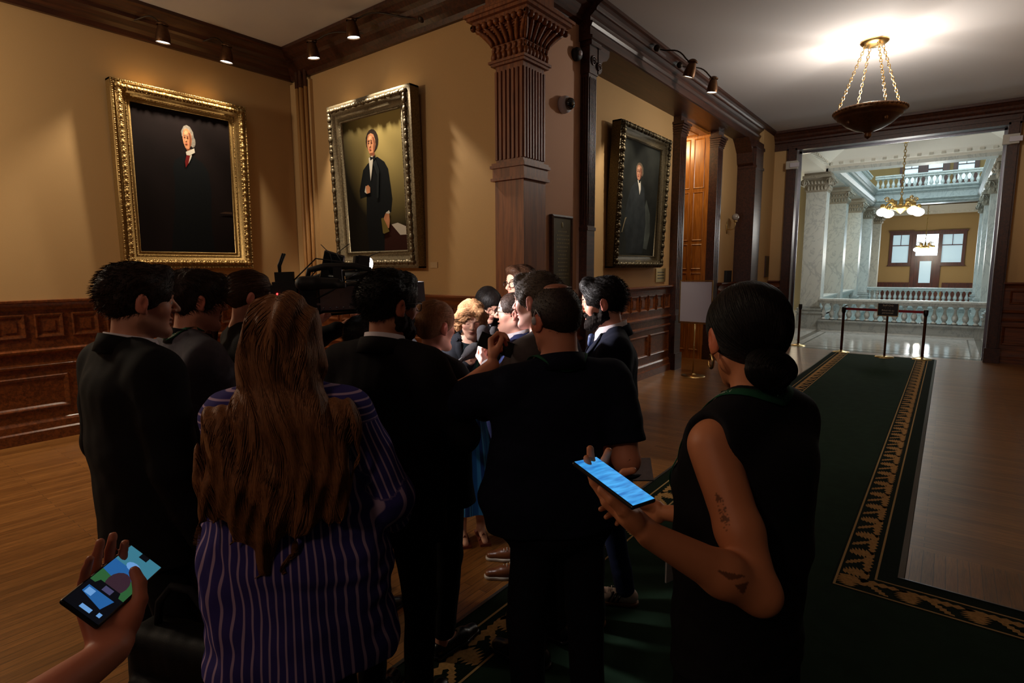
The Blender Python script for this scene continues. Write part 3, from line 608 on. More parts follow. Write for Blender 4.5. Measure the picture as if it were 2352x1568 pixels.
brd=MB().box((-.172,-.006,.852),(.172,.006,1.095)).obj('board',mat('black_board',srgb(16,14,14),.5),t)
def text(s,size,loc,rot,m,parent,name='lettering',sp=1):
    cu=bpy.data.curves.new(name,'FONT'); cu.body=s; cu.size=size; cu.align_x='CENTER'; cu.align_y='CENTER'; cu.extrude=.0006
    o=bpy.data.objects.new(name,cu); COL.objects.link(o); bpy.context.view_layer.update()
    dg=bpy.context.evaluated_depsgraph_get(); me=bpy.data.meshes.new_from_object(o.evaluated_get(dg)); bpy.data.objects.remove(o)
    me.materials.clear(); me.materials.append(m); me.name=name
    q=bpy.data.objects.new(name,me); COL.objects.link(q); q.parent=parent; q.location=loc; q.rotation_euler=rot; return q
SIGNW=mat('sign_white',srgb(190,180,160),.6)
for s,z,sz in (('Staff Only',1.055,.048),('•    •    •',1.005,.03),('Réservé au',.955,.048),('personnel',.905,.048)): text(s,sz,(0,-.0075,z),(PI/2,0,0),SIGNW,brd)
# ================================================================= MARBLE HALL
def cyl_baluster(h,r,n=12):
    return [(r*.9,0),(r*.9,h*.08),(r*.6,h*.1),(r*.5,h*.15),(r*.8,h*.22),(r,h*.32),(r*.95,h*.42),(r*.6,h*.55),(r*.42,h*.7),(r*.42,h*.82),(r*.75,h*.86),(r*.75,h*.9),(r*.5,h*.91),(r*.9,h*.92),(r*.9,h)]
def balustrade(x0,x1,y,z0,hp,hb,label,n,along='x',fixed=0,seg=12):
    L=x1-x0; t=empty('marble_balustrade',((x0+x1)/2 if along=='x' else fixed,y if along=='x' else (x0+x1)/2,z0),0 if along=='x' else PI/2,label,'balustrade')
    MB().box((-L/2,-.13,0),(L/2,.13,hp)).box((-L/2,-.16,hp-.05),(L/2,.16,hp)).box((-L/2,-.15,0),(L/2,.15,.06)).obj('plinth',MARB2,t)
    MB().box((-L/2,-.14,hp+hb),(L/2,.14,hp+hb+.09)).box((-L/2,-.18,hp+hb+.09),(L/2,.18,hp+hb+.14)).obj('handrail',MARB,t)
    p=L/n
    proto=None
    for i in range(n):
        x=-L/2+(i+.5)*p
        if proto is None: proto=MB().lathe(cyl_baluster(hb,.075),(0,0,0),seg).obj('baluster',MARB,t); proto.location=(x,0,hp)
        else: c=proto.copy(); COL.objects.link(c); c.parent=t; c.location=(x,0,hp)
    return t
balustrade(-3.0,.97,18.9,0,.30,.48,'near white marble balustrade across the hall opening',18)
balustrade(-3.0,.95,31.2,0,.30,.46,'far white marble balustrade on the opposite side of the stairwell',20)
balustrade(19.3,22.8,0,0,.3,.48,'left marble balustrade between the first two square columns',14,'y',-3.25,8)
balustrade(23.6,27.0,0,0,.3,.48,'left marble balustrade between second and third square columns',14,'y',-3.25,8)
balustrade(19.3,30.9,0,0,.3,.48,'right marble balustrade running along the stairwell',40,'y',1.25,8)
balustrade(-3.0,.95,31.2,5.30,.02,.45,'upper floor marble balustrade opposite with red brown doors behind',20)
balustrade(19.3,30.9,0,5.30,.02,.45,'upper floor marble balustrade on the left side of the stairwell',34,'y',-3.25,8)
CAPM=mat('carved_marble',srgb(158,152,138),.5,bump=(26,.8,.02))
def column(x,y,label):
    t=empty('marble_column',(x,y,0),0,label,'column','square marble columns around the stairwell')
    MB().box((-.27,-.27,.66),(.27,.27,4.06)).obj('shaft',MARB,t)
    m=MB(); m.box((-.34,-.34,0),(.34,.34,.42)); m.box((-.36,-.36,0),(.36,.36,.08))
    for z,e in ((.42,.33),(.47,.36),(.52,.32),(.57,.34),(.61,.30)): m.box((-e,-e,z),(e,e,z+.05))
    m.obj('base',MARB2,t)
    m=MB(); m.box((-.28,-.28,4.02),(.28,.28,4.06)); m.box((-.29,-.29,4.06),(.29,.29,4.42)); m.box((-.38,-.38,4.42),(.38,.38,4.50)); m.box((-.34,-.34,4.50),(.34,.34,4.57))
    for sx in (-1,1):
        for sy in (-1,1):
            cx,cy=sx*.33,sy*.33
            for (ax,ay) in ((1,0),(0,1)):
                pts=[]
                for a in np.linspace(0,10,26):
                    r=.11*(1-a/12); pts.append((cx+(ax*r*math.cos(a)*1 if ax else 0)-sx*.0, cy+(ay*r*math.cos(a) if ay else 0), 4.30+r*math.sin(a)))
                m.tube(pts,.026,6)
    for s in range(4):
        for i in range(6):
            q=-.22+i*.088; c=[(q,-.30),(.30,q),(q,.30),(-.30,q)][s]; m.sph((c[0],c[1],4.14),.045,0,6,(1,1,1.7)); m.sph((c[0],c[1],4.30),.04,0,6,(1,1,1.4))
    m.obj('carved_capital',CAPM,t)
names=['nearest','second','third','fourth','fifth']
for i,y in enumerate((19.15,23.1,27.3,31.2,35.3)): column(-3.27,y,'%s square marble column on the left of the stairwell'%names[i])
for i,y in enumerate((19.15,23.1,27.3,31.2)): column(1.09,y,'%s square marble column on the right of the stairwell'%names[i])
# entablature around void (both faces), near gallery ceiling, etc.
m=MB()
def beam(a,b,mi=0): m.box(a,b,mi)
ENT=[(-3.55,18.65,4.57),(1.5,19.35,4.85)]
m.box((-3.55,18.85,4.57),(1.5,19.35,5.15),0); m.box((-3.55,30.9,4.57),(1.5,31.5,5.05),1); m.box((-3.55,18.85,4.57),(-3.0,35.5,5.15),1); m.box((.83,18.85,4.57),(1.5,31.5,5.15),1)
struct(m,'trim_18',[MARB,MARB2])
m=MB()
FP=[(0,0),(.02,.0),(.03,.04),(.08,.07),(.08,.12),(.12,.16),(.16,.2),(.16,.25),(0,.25)]
for A,B,o in (((-3.0,19.35,5.05),(-3.0,30.9,5.05),(1,0,0)),((.83,19.35,5.05),(.83,30.9,5.05),(-1,0,0)),((-3,30.9,5.05),(.95,30.9,5.05),(0,-1,0)),((-3,30.9,4.57),(.95,30.9,4.57),(0,-1,0)),((-3.0,19.35,4.6),(-3.0,30.9,4.6),(1,0,0)),((.83,19.35,4.6),(.83,30.9,4.6),(-1,0,0))): m.extr(FP,A,B,o)
m.box((-3.1,30.95,5.05),(1.0,31.3,5.31)); m.box((-3.55,19.3,5.15),(-3.0,31,5.31)); m.box((.95,19.3,5.15),(1.5,31,5.31)); struct(m,'trim_19',MARB2)
# near gallery plaster ceiling, coves and dentils
m=MB(); m.box((-5.2,14.4,5.08),(4,18.84,5.35)); m.box((-5.6,18.9,5.2),(-3.2,31.5,5.35)); m.box((1.3,18.9,5.2),(4,31.5,5.35)); m.box((-5.6,31.4,5.2),(4.2,38.4,5.35))
cove=[(0,0),(.04,.0),(.05,.06),(.12,.08),(.2,.16),(.42,.3),(.55,.38),(.55,.42),(0,.42)]
for A,B,o in (((-3.2,18.85,4.665),(1.2,18.85,4.665),(0,-1,0)),((-3.1,14.4,4.665),(-3.1,18.85,4.665),(1,0,0)),((1.1,14.4,4.665),(1.1,18.85,4.665),(-1,0,0)),((-3.2,37.9,4.6),(1.3,37.9,4.6),(0,-1,0)),((-3.2,31.5,4.8),(1.3,31.5,4.8),(0,1,0))): m.extr(cove,A,B,o)
for i in range(16):
    x=-2.95+i*.255; m.box((x,18.68,4.725),(x+.09,18.85,4.815)) if i%1==0 else 0
for i in range(20):
    y=14.5+i*.22; m.box((-3.1,y,4.725),(-2.93,y+.11,4.815)); m.box((.95,y,4.725),(1.1,y+.11,4.815))
for i in range(20):
    x=-2.95+i*.2; m.box((x,37.7,4.64),(x+.1,37.9,4.72))
m.box((-3.6,14.4,4.57),(-3.05,18.9,4.70)); m.box((1.0,14.4,4.57),(1.5,18.9,4.70))
struct(m,'trim_20',PLAST)
w=MB(); w.box((-5.4,14.25,0),(-5.2,38.4,5.3),0); w.box((4,14.25,0),(4.2,38.4,5.3),0); struct(w,'wall_atrium_sides',TANW)
FY=38.0
w=MB()
def wallholes(mb,x0,x1,z0,z1,y0,y1,holes):
    xs=sorted(set([x0,x1]+[h[0] for h in holes]+[h[1] for h in holes])); 
    for a,b in zip(xs[:-1],xs[1:]):
        hs=sorted([h for h in holes if h[0]<=a+1e-6 and h[1]>=b-1e-6],key=lambda h:h[2]); z=z0
        for h in hs: 
            if h[2]>z: mb.box((a,y0,z),(b,y1,h[2]))
            z=h[3]
        if z<z1: mb.box((a,y0,z),(b,y1,z1))
HO=[(-2.62,-1.88,2.05,3.55),(-1.55,-.6,0,3.55),(-.42,.42,2.05,3.52)]
wallholes(w,-5.4,4.2,0,5.3,FY,FY+.2,HO); struct(w,'wall_atrium_far',TANW)
w=MB(); UH=[(-2.35,-1.75,6.3,7.6),(-1.3,-.7,5.4,7.5),(-.05,.6,6.3,7.6)]; wallholes(w,-5.4,4.2,5.3,11,FY,FY+.2,UH); struct(w,'wall_atrium_upper',TANW)
FROST=mat('frosted_daylit_glass',srgb(190,215,230),.3,emis=((.50,.72,.82,1),.55)); CLEAR=mat('bright_daylit_glass',srgb(220,240,255),.2,emis=((.70,.88,1,1),3.2))
UPG=mat('pale_daylit_glass',srgb(200,225,240),.3,emis=((.62,.85,.95,1),1.1))
RWOOD=mat_wood('red_mahogany',srgb(104,44,24),srgb(62,24,14),30,2)
def window(n,x0,x1,z0,z1,trans=.62,upper=False,g=None):
    m=MB(); e=.14 if n<3 else .2
    for a,b in (((x0-e,FY-.08,z0-e),(x1+e,FY+.1,z0)),((x0-e,FY-.08,z1),(x1+e,FY+.1,z1+e)),((x0-e,FY-.08,z0),(x0,FY+.1,z1)),((x1,FY-.08,z0),(x1+e,FY+.1,z1)),((x0-e-.06,FY-.14,z0-e-.05),(x1+e+.06,FY,z0-e)),((x0-e-.06,FY-.14,z1+e),(x1+e+.06,FY,z1+e+.09))): m.box(a,b)
    zt=z0+(z1-z0)*trans; m.box((x0,FY,zt-.025),(x1,FY+.08,zt+.025)); m.box(((x0+x1)/2-.015,FY,zt),((x0+x1)/2+.015,FY+.08,z1))
    o=m.obj('window_%d'%n,RWOOD,kind='structure')
    MB().box((x0,FY+.1,z0),(x1,FY+.12,zt)).obj('pane',g or FROST,o); MB().box((x0,FY+.1,zt),(x1,FY+.12,z1)).obj('pane',g or FROST,o)
window(1,*HO[0]); window(2,*HO[2]); window(3,*UH[0],.6,g=UPG); window(4,*UH[2],.6,g=UPG)
m=MB(); x0,x1=-1.55,-.6
for a,b in (((x0-.18,FY-.1,0),(x0,FY+.1,3.62)),((x1,FY-.1,0),(x1+.18,FY+.1,3.62)),((x0-.24,FY-.16,3.55),(x1+.24,FY+.1,3.72)),((x0,FY-.04,2.28),(x1,FY+.1,2.42)),((x0,FY-.02,0),(x0+.22,FY+.05,2.28)),((x1-.22,FY-.02,0),(x1,FY+.05,2.28)),((x0+.22,FY-.02,0),(x1-.22,FY+.05,.95)),((x0+.22,FY-.02,2.12),(x1-.22,FY+.05,2.28)),((x0+.22,FY-.04,.25),(x1-.22,FY,.8))): m.box(a,b)
d=m.obj('door_2',RWOOD,kind='structure')
MB().box((x0+.22,FY+.02,.95),(x1-.22,FY+.04,2.12)).obj('pane',FROST,d); MB().box((x0,FY+.1,2.42),(x1,FY+.12,3.55)).obj('transom_pane',CLEAR,d)
m=MB(); x0,x1=UH[1][:2]
for a,b in (((x0-.3,FY-.1,5.4),(x0,FY+.1,7.7)),((x1,FY-.1,5.4),(x1+.3,FY+.1,7.7)),((x0,FY-.1,7.3),(x1,FY+.1,7.7)),((x0,FY,6.9),(x1,FY+.1,7.0)),((x0,FY,5.4),(x1,FY+.05,5.9))): m.box(a,b)
d=m.obj('door_3',RWOOD,kind='structure'); MB().box((x0,FY+.06,5.9),(x1,FY+.08,7.3)).obj('pane',UPG,d)
MB().box((-5.4,FY-.05,0),(-1.75,FY,.95)).box((-.3,FY-.05,0),(4,FY,.95)).box((-5.4,FY-.08,.9),(-1.75,FY,.97)).box((-.3,FY-.08,.9),(4,FY,.97)).obj('trim_21',RWOOD,kind='structure')
w=MB(); w.box((-6,14.25,5.35),(-5.8,38.4,11)); w.box((4,14.25,5.35),(4.2,38.4,11)); w.box((-6,17.6,5.35),(4.2,17.8,11)); w.box((-6,17.6,11),(4.2,38.4,11.1)); struct(w,'wall_atrium_upper_sides',PLAST)
# lower stairwell
w=MB(); w.box((-3.2,18.9,-3.6),(1.2,31.4,-3.5)); w.box((-3.3,18.8,-3.5),(-3.2,31.5,-.2)); w.box((1.2,18.8,-3.5),(1.3,31.5,-.2)); w.box((-3.3,31.4,-3.5),(1.3,31.5,-.2)); w.box((-3.3,18.7,-3.5),(1.3,18.8,-.2)); struct(w,'wall_stairwell',MARB)
# chandeliers
GLOBE=mat('lit_glass_globe',srgb(255,255,250),.3,emis=((1,1,.97,1),9))
OLDB=mat('antique_brass',srgb(190,158,92),.35,metal=.75)
def chandelier(x,y,zt,L,R,label,gl=4):
    t=empty('brass_chandelier',(x,y,zt),0,label,'chandelier')
    MB().lathe([(0,-.12),(.06,-.1),(.09,-.05),(.17,-.03),(.18,0),(0,0)],(0,0,0),20,cap=False).obj('ceiling_canopy',OLDB,t)
    m=MB(); chain(m,(0,0,-.12),(0,0,-L+.12),.1,.009,.028); m.obj('chain',OLDB,t)
    m=MB().lathe([(0,-.28),(.05,-.25),(.10,-.2),(.2,-.16),(.22,-.12),(.12,-.07),(.05,-.03),(.04,.08),(.02,.14),(0,.14)],(0,0,-L),20,cap=False)
    for k in range(8):
        a=PI/4*k; m.sph((.16*math.cos(a),.16*math.sin(a),-L-.05),.035,0,8)
    m.obj('body',OLDB,t)
    for k in range(gl):
        a=2*PI*k/gl+.66; c,s=math.cos(a),math.sin(a)
        am=MB(); pts=[]
        for u in np.linspace(0,1,14): pts.append((c*(.1+(R-.1)*u),s*(.1+(R-.1)*u),-L-.12+.2*math.sin(PI*u*1.15+.2)*(u**.5)))
        am.tube(pts,.02,6)
        sp=[(c*(R-.1+.07*math.cos(q)*(1-q/14)),s*(R-.1+.07*math.cos(q)*(1-q/14)),-L+.08+.07*math.sin(q)*(1-q/14)) for q in np.linspace(0,10,20)]; am.tube(sp,.012,5)
        sp=[(c*(R*.5+.08*math.cos(q)*(1-q/14)),s*(R*.5+.08*math.cos(q)*(1-q/14)),-L+.02+.07*math.sin(q)*(1-q/14)) for q in np.linspace(0,10,20)]; am.tube(sp,.013,5)
        am.lathe([(.02,.02),(.05,0),(.055,-.06),(.03,-.1)],(c*R,s*R,-L-.05),12); ao=am.obj('arm',OLDB,t)
        MB().sph((c*R,s*R,-L-.24),.13,0,18,(1,1,.8)).obj('globe',GLOBE,ao)
    return t
chandelier(-1.13,17.96,5.08,1.60,.47,'nearer brass chandelier with white globes in marble hall')
chandelier(-1.05,34.6,5.2,2.3,.42,'farther brass chandelier seen against the bright door light')
t=empty('wall_sconce',(-5.2,24.6,2.9),0,'lit wall lamp glimpsed between the first two marble columns','wall lamp')
MB().lathe([(0,-.1),(.05,-.05),(.05,.05),(0,.1)],(.02,0,0),12,sx=.3,cap=False).obj('backplate',OLDB,t); MB().tube([(0,0,-.03),(.12,0,-.06),(.18,0,.05)],.012,6).obj('arm',OLDB,t); MB().sph((.18,0,.14),.13,0,14).obj('globe',GLOBE,t)
# ================================================================= IMPLICIT SURFACE TOOLS
def rotz(a): c,s=math.cos(a),math.sin(a); return np.array([[c,-s,0],[s,c,0],[0,0,1.]])
def rotx(a): c,s=math.cos(a),math.sin(a); return np.array([[1,0,0],[0,c,-s],[0,s,c]])
def roty(a): c,s=math.cos(a),math.sin(a); return np.array([[c,0,s],[0,1,0],[-s,0,c]])
def nrm(v): v=np.array(v,float); return v/(np.linalg.norm(v)+1e-12)
class SDF:
    def __init__(s): s.p=[]; s.R=np.eye(3); s.t=np.zeros(3); s.sc=1.; s.disp=None; s.amp=0
    def frame(s,R=None,t=(0,0,0),sc=1.): s.R=np.eye(3) if R is None else R; s.t=np.array(t,float); s.sc=sc; return s
    def _x(s,v): return s.R@(np.array(v,float)*s.sc)+s.t
    def cone(s,a,b,ra,rb,k=.02,op=1,flat=None):
        a=s._x(a);b=s._x(b);ra*=s.sc;rb*=s.sc
        n=None
        if flat is not None: n=s.R@nrm(flat[0]); f=flat[1]
        ba=b-a; 
        if n is not None: ba2=ba+n*(ba@n)*(f-1)
        else: ba2=ba
        L=max(ba2@ba2,1e-9)
        def fn(P):
            pa=P-a
            if n is not None: pa=pa+np.outer(pa@n,n)*(f-1)
            h=np.clip(pa@ba2/L,0,1); return np.sqrt(((pa-h[:,None]*ba2)**2).sum(1))-(ra+(rb-ra)*h)
        ext=1 if n is None else 1/min(f,1)
        s.p.append((fn,(a+b)/2,np.linalg.norm(ba)/2+max(ra,rb)*ext,k*s.sc,op)); return s
    def ell(s,c,r,k=.02,op=1,R=None):
        c=s._x(c); r=np.array(r,float)*s.sc; M=(s.R if R is None else s.R@R)
        def fn(P):
            q=(P-c)@M; k0=np.sqrt(((q/r)**2).sum(1)); k1=np.sqrt(((q/(r*r))**2).sum(1))+1e-9; return k0*(k0-1)/k1
        s.p.append((fn,c,r.max(),k*s.sc,op)); return s
    def cut(s,n,pt,k=.004):   # keep the side opposite to n
        n=s.R@nrm(n); pt=s._x(pt); fn=lambda P:-((P-pt)@n)
        s.p.append((fn,None,0,k,-1)); return s
    def bx(s,c,h,r=.01,k=.01,op=1,R=None):
        c=s._x(c); h=np.array(h,float)*s.sc; M=(s.R if R is None else s.R@R); r*=s.sc
        def fn(P):
            q=np.abs((P-c)@M)-h+r; return np.sqrt((np.maximum(q,0)**2).sum(1))+np.minimum(q.max(1),0)-r
        s.p.append((fn,c,np.linalg.norm(h),k*s.sc,op)); return s
    def ev(s,P,C=None,rad=0):
        """P (n,m,3) blocks or (n,3)"""
        sh=P.shape
        if P.ndim==2: P=P[:,None,:]; C=P[:,0,:]; rad=0
        nb,m=P.shape[:2]; D=np.full((nb,m),.5)
        for fn,c,rb,k,op in s.p:
            if c is None: ix=np.arange(nb)
            else: ix=np.nonzero(((C-c)**2).sum(1)<(rb+rad+k+.03+(0 if rad else .25))**2)[0]
            if len(ix)==0: continue
            d=fn(P[ix].reshape(-1,3)).reshape(len(ix),m); o=D[ix]
            if op==1: h=np.maximum(k-np.abs(o-d),0)/k; D[ix]=np.minimum(o,d)-h*h*k*.25
            else: d=-d; h=np.maximum(k-np.abs(o-d),0)/k; D[ix]=np.maximum(o,d)+h*h*k*.25
        if s.disp is not None: 
            near=np.nonzero((np.abs(D).min(1)<.06))[0]
            if len(near): D[near]-=s.disp(P[near].reshape(-1,3)).reshape(len(near),m)
        return D if len(sh)==3 else D[:,0]
    def bounds(s):
        lo=np.array([c-r-.02 for f,c,r,k,op in s.p if op==1]).min(0); hi=np.array([c+r+.02 for f,c,r,k,op in s.p if op==1]).max(0); return lo,hi
    def grad(s,P,e=.003):
        g=np.zeros_like(P)
        for i in range(3):
            d=np.zeros(3); d[i]=e; g[:,i]=s.ev(P+d)-s.ev(P-d)
        return g/(np.linalg.norm(g,axis=1)[:,None]+1e-9)
    def mesh(s,h):
        B=8; lo,hi=s.bounds(); w=B*h; n=np.ceil((hi-lo)/w).astype(int)+1
        g=np.stack(np.meshgrid(*[np.arange(q) for q in n],indexing='ij'),-1).reshape(-1,3)
        # two level cull
        C=lo+(g+.5)*w; hd=w*.87
        D=s.ev(C[:,None,:],C,hd); g=g[np.abs(D[:,0])<hd*1.35+s.amp+.004]
        loc=np.stack(np.meshgrid(*[np.arange(B+1)]*3,indexing='ij'),-1).reshape(-1,3)
        V=[];K=[];Q=[]
        NX=(n*B+2).astype(np.int64)
        key=lambda c:(c[...,0]*NX[1]+c[...,1])*NX[2]+c[...,2]
        keys=[];verts=[];edges=[]
        for i0 in range(0,len(g),400):
            gg=g[i0:i0+400]; base=gg*B; P=lo+(base[:,None,:]+loc)*h; Cc=lo+(gg+.5)*w
            D=s.ev(P,Cc,hd).reshape(len(gg),B+1,B+1,B+1)
            S=D<0
            c=[S[:,a:a+B,b:b+B,d:d+B] for a in (0,1) for b in (0,1) for d in (0,1)]
            cnt=sum(x.astype(np.int8) for x in c); act=(cnt>0)&(cnt<8)
            bi,x,y,z=np.nonzero(act)
            if len(bi)==0: continue
            cell=base[bi]+np.stack([x,y,z],1)
            acc=np.zeros((len(bi),3));num=np.zeros(len(bi))
            cor=np.array([(a,b,d) for a in (0,1) for b in (0,1) for d in (0,1)])
            dv=[D[bi,x+a,y+b,z+d] for a,b,d in cor]
            for i in range(8):
                for j in range(i+1,8):
                    df=cor[j]-cor[i]
                    if np.abs(df).sum()!=1: continue
                    m=(dv[i]<0)!=(dv[j]<0); t=np.where(m,dv[i]/(dv[i]-dv[j]+1e-20),0)
                    acc+=m[:,None]*(cor[i]+t[:,None]*df); num+=m
            verts.append(lo+(cell+acc/num[:,None])*h); keys.append(key(cell+1))
            for ax in range(3):
                u=np.zeros(3,int); u[ax]=1
                m=(dv[0]<0)!=(dv[int((u*[4,2,1]).sum())]<0); o1,o2=(ax+1)%3,(ax+2)%3
                e1=np.zeros(3,int);e1[o1]=1;e2=np.zeros(3,int);e2[o2]=1
                cc=cell[m]+1; q=np.stack([key(cc),key(cc-e1),key(cc-e1-e2),key(cc-e2)],1)
                fl=dv[0][m]<0; q[~fl]=q[~fl][:,::-1]; Q.append(q)
        if not verts: return np.zeros((0,3)),np.zeros((0,4),int)
        keys=np.concatenate(keys); verts=np.concatenate(verts); Q=np.concatenate(Q)
        o=np.argsort(keys); ks=keys[o]; idx=np.searchsorted(ks,Q); idx=np.clip(idx,0,len(ks)-1)
        ok=(ks[idx]==Q).all(1); F=o[idx[ok]]
        return verts,F
def mesh_obj(name,V,F,mats,parent=None,col=None,attr=None,midx=None):
    me=bpy.data.meshes.new(name); me.vertices.add(len(V)); me.vertices.foreach_set('co',np.ascontiguousarray(V,dtype=np.float32).ravel())
    nf=len(F); k=F.shape[1]; me.loops.add(nf*k); me.loops.foreach_set('vertex_index',np.ascontiguousarray(F,dtype=np.int32).ravel())
    me.polygons.add(nf); me.polygons.foreach_set('loop_start',np.arange(0,nf*k,k,dtype=np.int32)); me.polygons.foreach_set('loop_total',np.full(nf,k,dtype=np.int32))
    me.polygons.foreach_set('use_smooth',np.ones(nf,dtype=bool))
    for m in (mats if isinstance(mats,(list,tuple)) else [mats]): me.materials.append(m)
    if midx is not None: me.polygons.foreach_set('material_index',np.ascontiguousarray(midx,dtype=np.int32))
    if col is not None:
        a=me.color_attributes.new('tint','FLOAT_COLOR','POINT'); c=np.ones((len(V),4),np.float32); c[:,:3]=col; a.data.foreach_set('color',c.ravel())
    if attr is not None:
        a=me.attributes.new('su','FLOAT','POINT'); a.data.foreach_set('value',np.ascontiguousarray(attr,dtype=np.float32))
    me.update(); me.validate()
    o=bpy.data.objects.new(name,me); COL.objects.link(o)
    if parent is not None: o.parent=parent
    return o
def strands_mesh(paths,r0,r1,n=3):
    """paths (N,K,3) -> thin tubes"""
    N,K,_=paths.shape; T=np.gradient(paths,axis=1); T/=np.linalg.norm(T,axis=2)[...,None]+1e-9
    u=np.cross(T,np.array([.31,.22,.92])); u/=np.linalg.norm(u,axis=2)[...,None]+1e-9; w=np.cross(T,u)
    rr=(np.linspace(0,1,K)[None,:]*(r1-r0)+r0)
    ring=[paths+rr[...,None]*(math.cos(2*PI*j/n)*u+math.sin(2*PI*j/n)*w) for j in range(n)]
    V=np.stack(ring,2).reshape(-1,3); b=(np.arange(N)[:,None,None]*K+np.arange(K-1)[None,:,None])*n+np.arange(n)[None,None,:]
    b2=(np.arange(N)[:,None,None]*K+np.arange(K-1)[None,:,None])*n+(np.arange(n)[None,None,:]+1)%n
    F=np.stack([b,b2,b2+n,b+n],-1).reshape(-1,4); return V,F
# ================================================================= PEOPLE
def skinmat(name,c): 
    m=mat(name,c,.5,spec=.35,vcol='tint',bump=(140,.12,.001)); m.node_tree.nodes['Principled BSDF'].inputs['Subsurface Weight'].default_value=.0; return m
def hairmat(name,c,rough=.42): return mat(name,c,rough+.14,spec=.22,bump=(60,.5,.003,(6,6,.5)),noise=(40,.28,(6,6,.4)))
def cloth(name,c,rough=.85,bs=320,**k): return mat(name,c,rough,spec=.12,bump=(bs,.35,.0015),noise=(40,.08),**k)
SK=srgb(206,150,122); SKB=srgb(150,96,62)
def lin(c): return np.array(c[:3])
def head_sdf(f,o,sex='m',jaw=1.,ears=True):
    fem=sex=='f'
    f.ell((0,-.018,.028),(.074,.094,.086),.02).ell((0,.022,.035),(.064,.066,.064),.03)
    f.ell((0,.028,-.035),(.056*jaw,.056,.072),.03)
    for s in (-1,1):
        f.cone((s*.046*jaw,-.01,-.052),(s*.012,.068,-.098),.02,.017,.025)
        f.ell((s*.040,.052,-.022),(.021,.022,.022),.02)
        f.cone((s*.012,.083,.024),(s*.042,.070,.024),.0085,.008,.012)
    f.ell((0,.072,-.098),(.019,.014,.014),.015)
    if o.get('double'): f.ell((0,.03,-.105),(.045,.045,.028),.03)
    for s in (-1,1): f.ell((s*.030,.094,.006),(.017,.014,.011),.012,-1)
    f.cone((0,.083,.014),(0,.107 if not fem else .103,-.022),.0075,.0105,.008)
    for s in (-1,1): f.ell((s*.011,.094,-.027),(.008,.009,.007),.006)
    for s in (-1,1): f.ell((s*.0065,.100,-.036),(.0035,.004,.003),.003,-1)
    op=o.get('mouth',0)
    f.ell((0,.083,-.054),(.022,.0095,.0065),.004); f.ell((0,.081,-.066-op),(.019,.0095,.0065),.004)
    f.ell((0,.092,-.060-op*.5),(.021,.008,.0013+op*.6),.002,-1)
    for s in (-1,1): f.ell((s*.030,.0715,.005),(.0135,.0125,.0105),.004)
    for s in (-1,1): f.cone((s*.019,.0835,.0075),(s*.041,.079,.0075),.002,.002,.003)
    if ears:
        for s in (-1,1):
            R=rotz(s*-.35)@rotx(-.15)
            f.ell((s*.079,-.012,-.004),(.0075,.019,.031),.006,1,R); f.ell((s*.090,-.004,.000),(.007,.010,.017),.005,-1,R); f.ell((s*.078,-.004,-.028),(.006,.009,.010),.005)
def headcol(q,base,o):
    """q head-space positions (in metres/unit head)"""
    c=np.tile(lin(base),(len(q),1)).astype(float)
    lip=np.exp(-(((q[:,0])/.022)**4+((q[:,2]+.060+o.get('mouth',0)*.5)/(.0115+o.get('mouth',0)*.6))**4+((q[:,1]-.09)/.02)**4)); c=c*(1-lip[:,None]*.75)+np.array(lin(srgb(150,70,66)))*lip[:,None]*.75
    for s in (-1,1):
        ck=np.exp(-(((q[:,0]-s*.042)/.02)**2+((q[:,2]+.03)/.022)**2+((q[:,1]-.06)/.03)**2)); c*=1+ck[:,None]*np.array([.1,-.12,-.12])
        er=np.exp(-(((np.abs(q[:,0])-.08)/.012)**4+((q[:,2])/.04)**4+((q[:,1]+.01)/.03)**4)); c*=1+er[:,None]*np.array([.05,-.12,-.1])
    if o.get('stubble'):
        st=1/(1+np.exp((q[:,2]+.035-.35*(.05-q[:,1])*0)/.008))*(q[:,1]>-.02)*(q[:,2]>-.125); c*=1-st[:,None]*np.array([.35,.28,.22])*o['stubble']
    return np.clip(c,0,1)
FCURL=[.35,.4,.45,.5]
def hand_sdf(f,W,d,n,side,curl=FCURL,thumb=.3,spread=.0,sc=1.,k=.006):
    d=nrm(d);n=nrm(n-d*np.dot(n,d)); t=np.cross(d,n)*side
    P=lambda a,b,c:W+(d*a+t*b+n*c)*sc
    r=lambda x:x*sc
    off=[.030,.010,-.011,-.030]; fw=[.083,.088,.084,.074]
    for i in range(4): f.cone(P(.0,off[i]*.62,0),P(fw[i],off[i],-.002),r(.0145),r(.0115),.012)
    f.ell(P(.035,.024,.008),(r(.022),r(.020),r(.016)),.012)
    LN=[(.040,.025,.021),(.045,.028,.022),(.042,.026,.021),(.033,.020,.019)]
    for i in range(4):
        p=P(fw[i],off[i],-.002); a=0; c=curl[i]; rad=.0092-.0006*(i==3)-.0004*(i==0)
        sp=spread*(1.5-i)
        for j,(L,m) in enumerate(zip(LN[i],(1.15,1.5,.9))):
            a+=c*m; dr=nrm(d*math.cos(a)+n*math.sin(a)+t*sp*math.cos(a)); q=p+dr*L*sc
            f.cone(p,q,r(rad),r(rad-.0007),.0035); p=q; rad-=.0007
    b=P(.022,.026,.006); m1=P(.052,.046-.012*thumb,.014+.018*thumb); m2=P(.078,.056-.030*thumb,.016+.030*thumb); m3=P(.102,.058-.045*thumb,.014+.038*thumb)
    f.cone(b,m1,r(.0155),r(.012),.01); f.cone(m1,m2,r(.0115),r(.0105),.004); f.cone(m2,m3,r(.0105),r(.0085),.004)
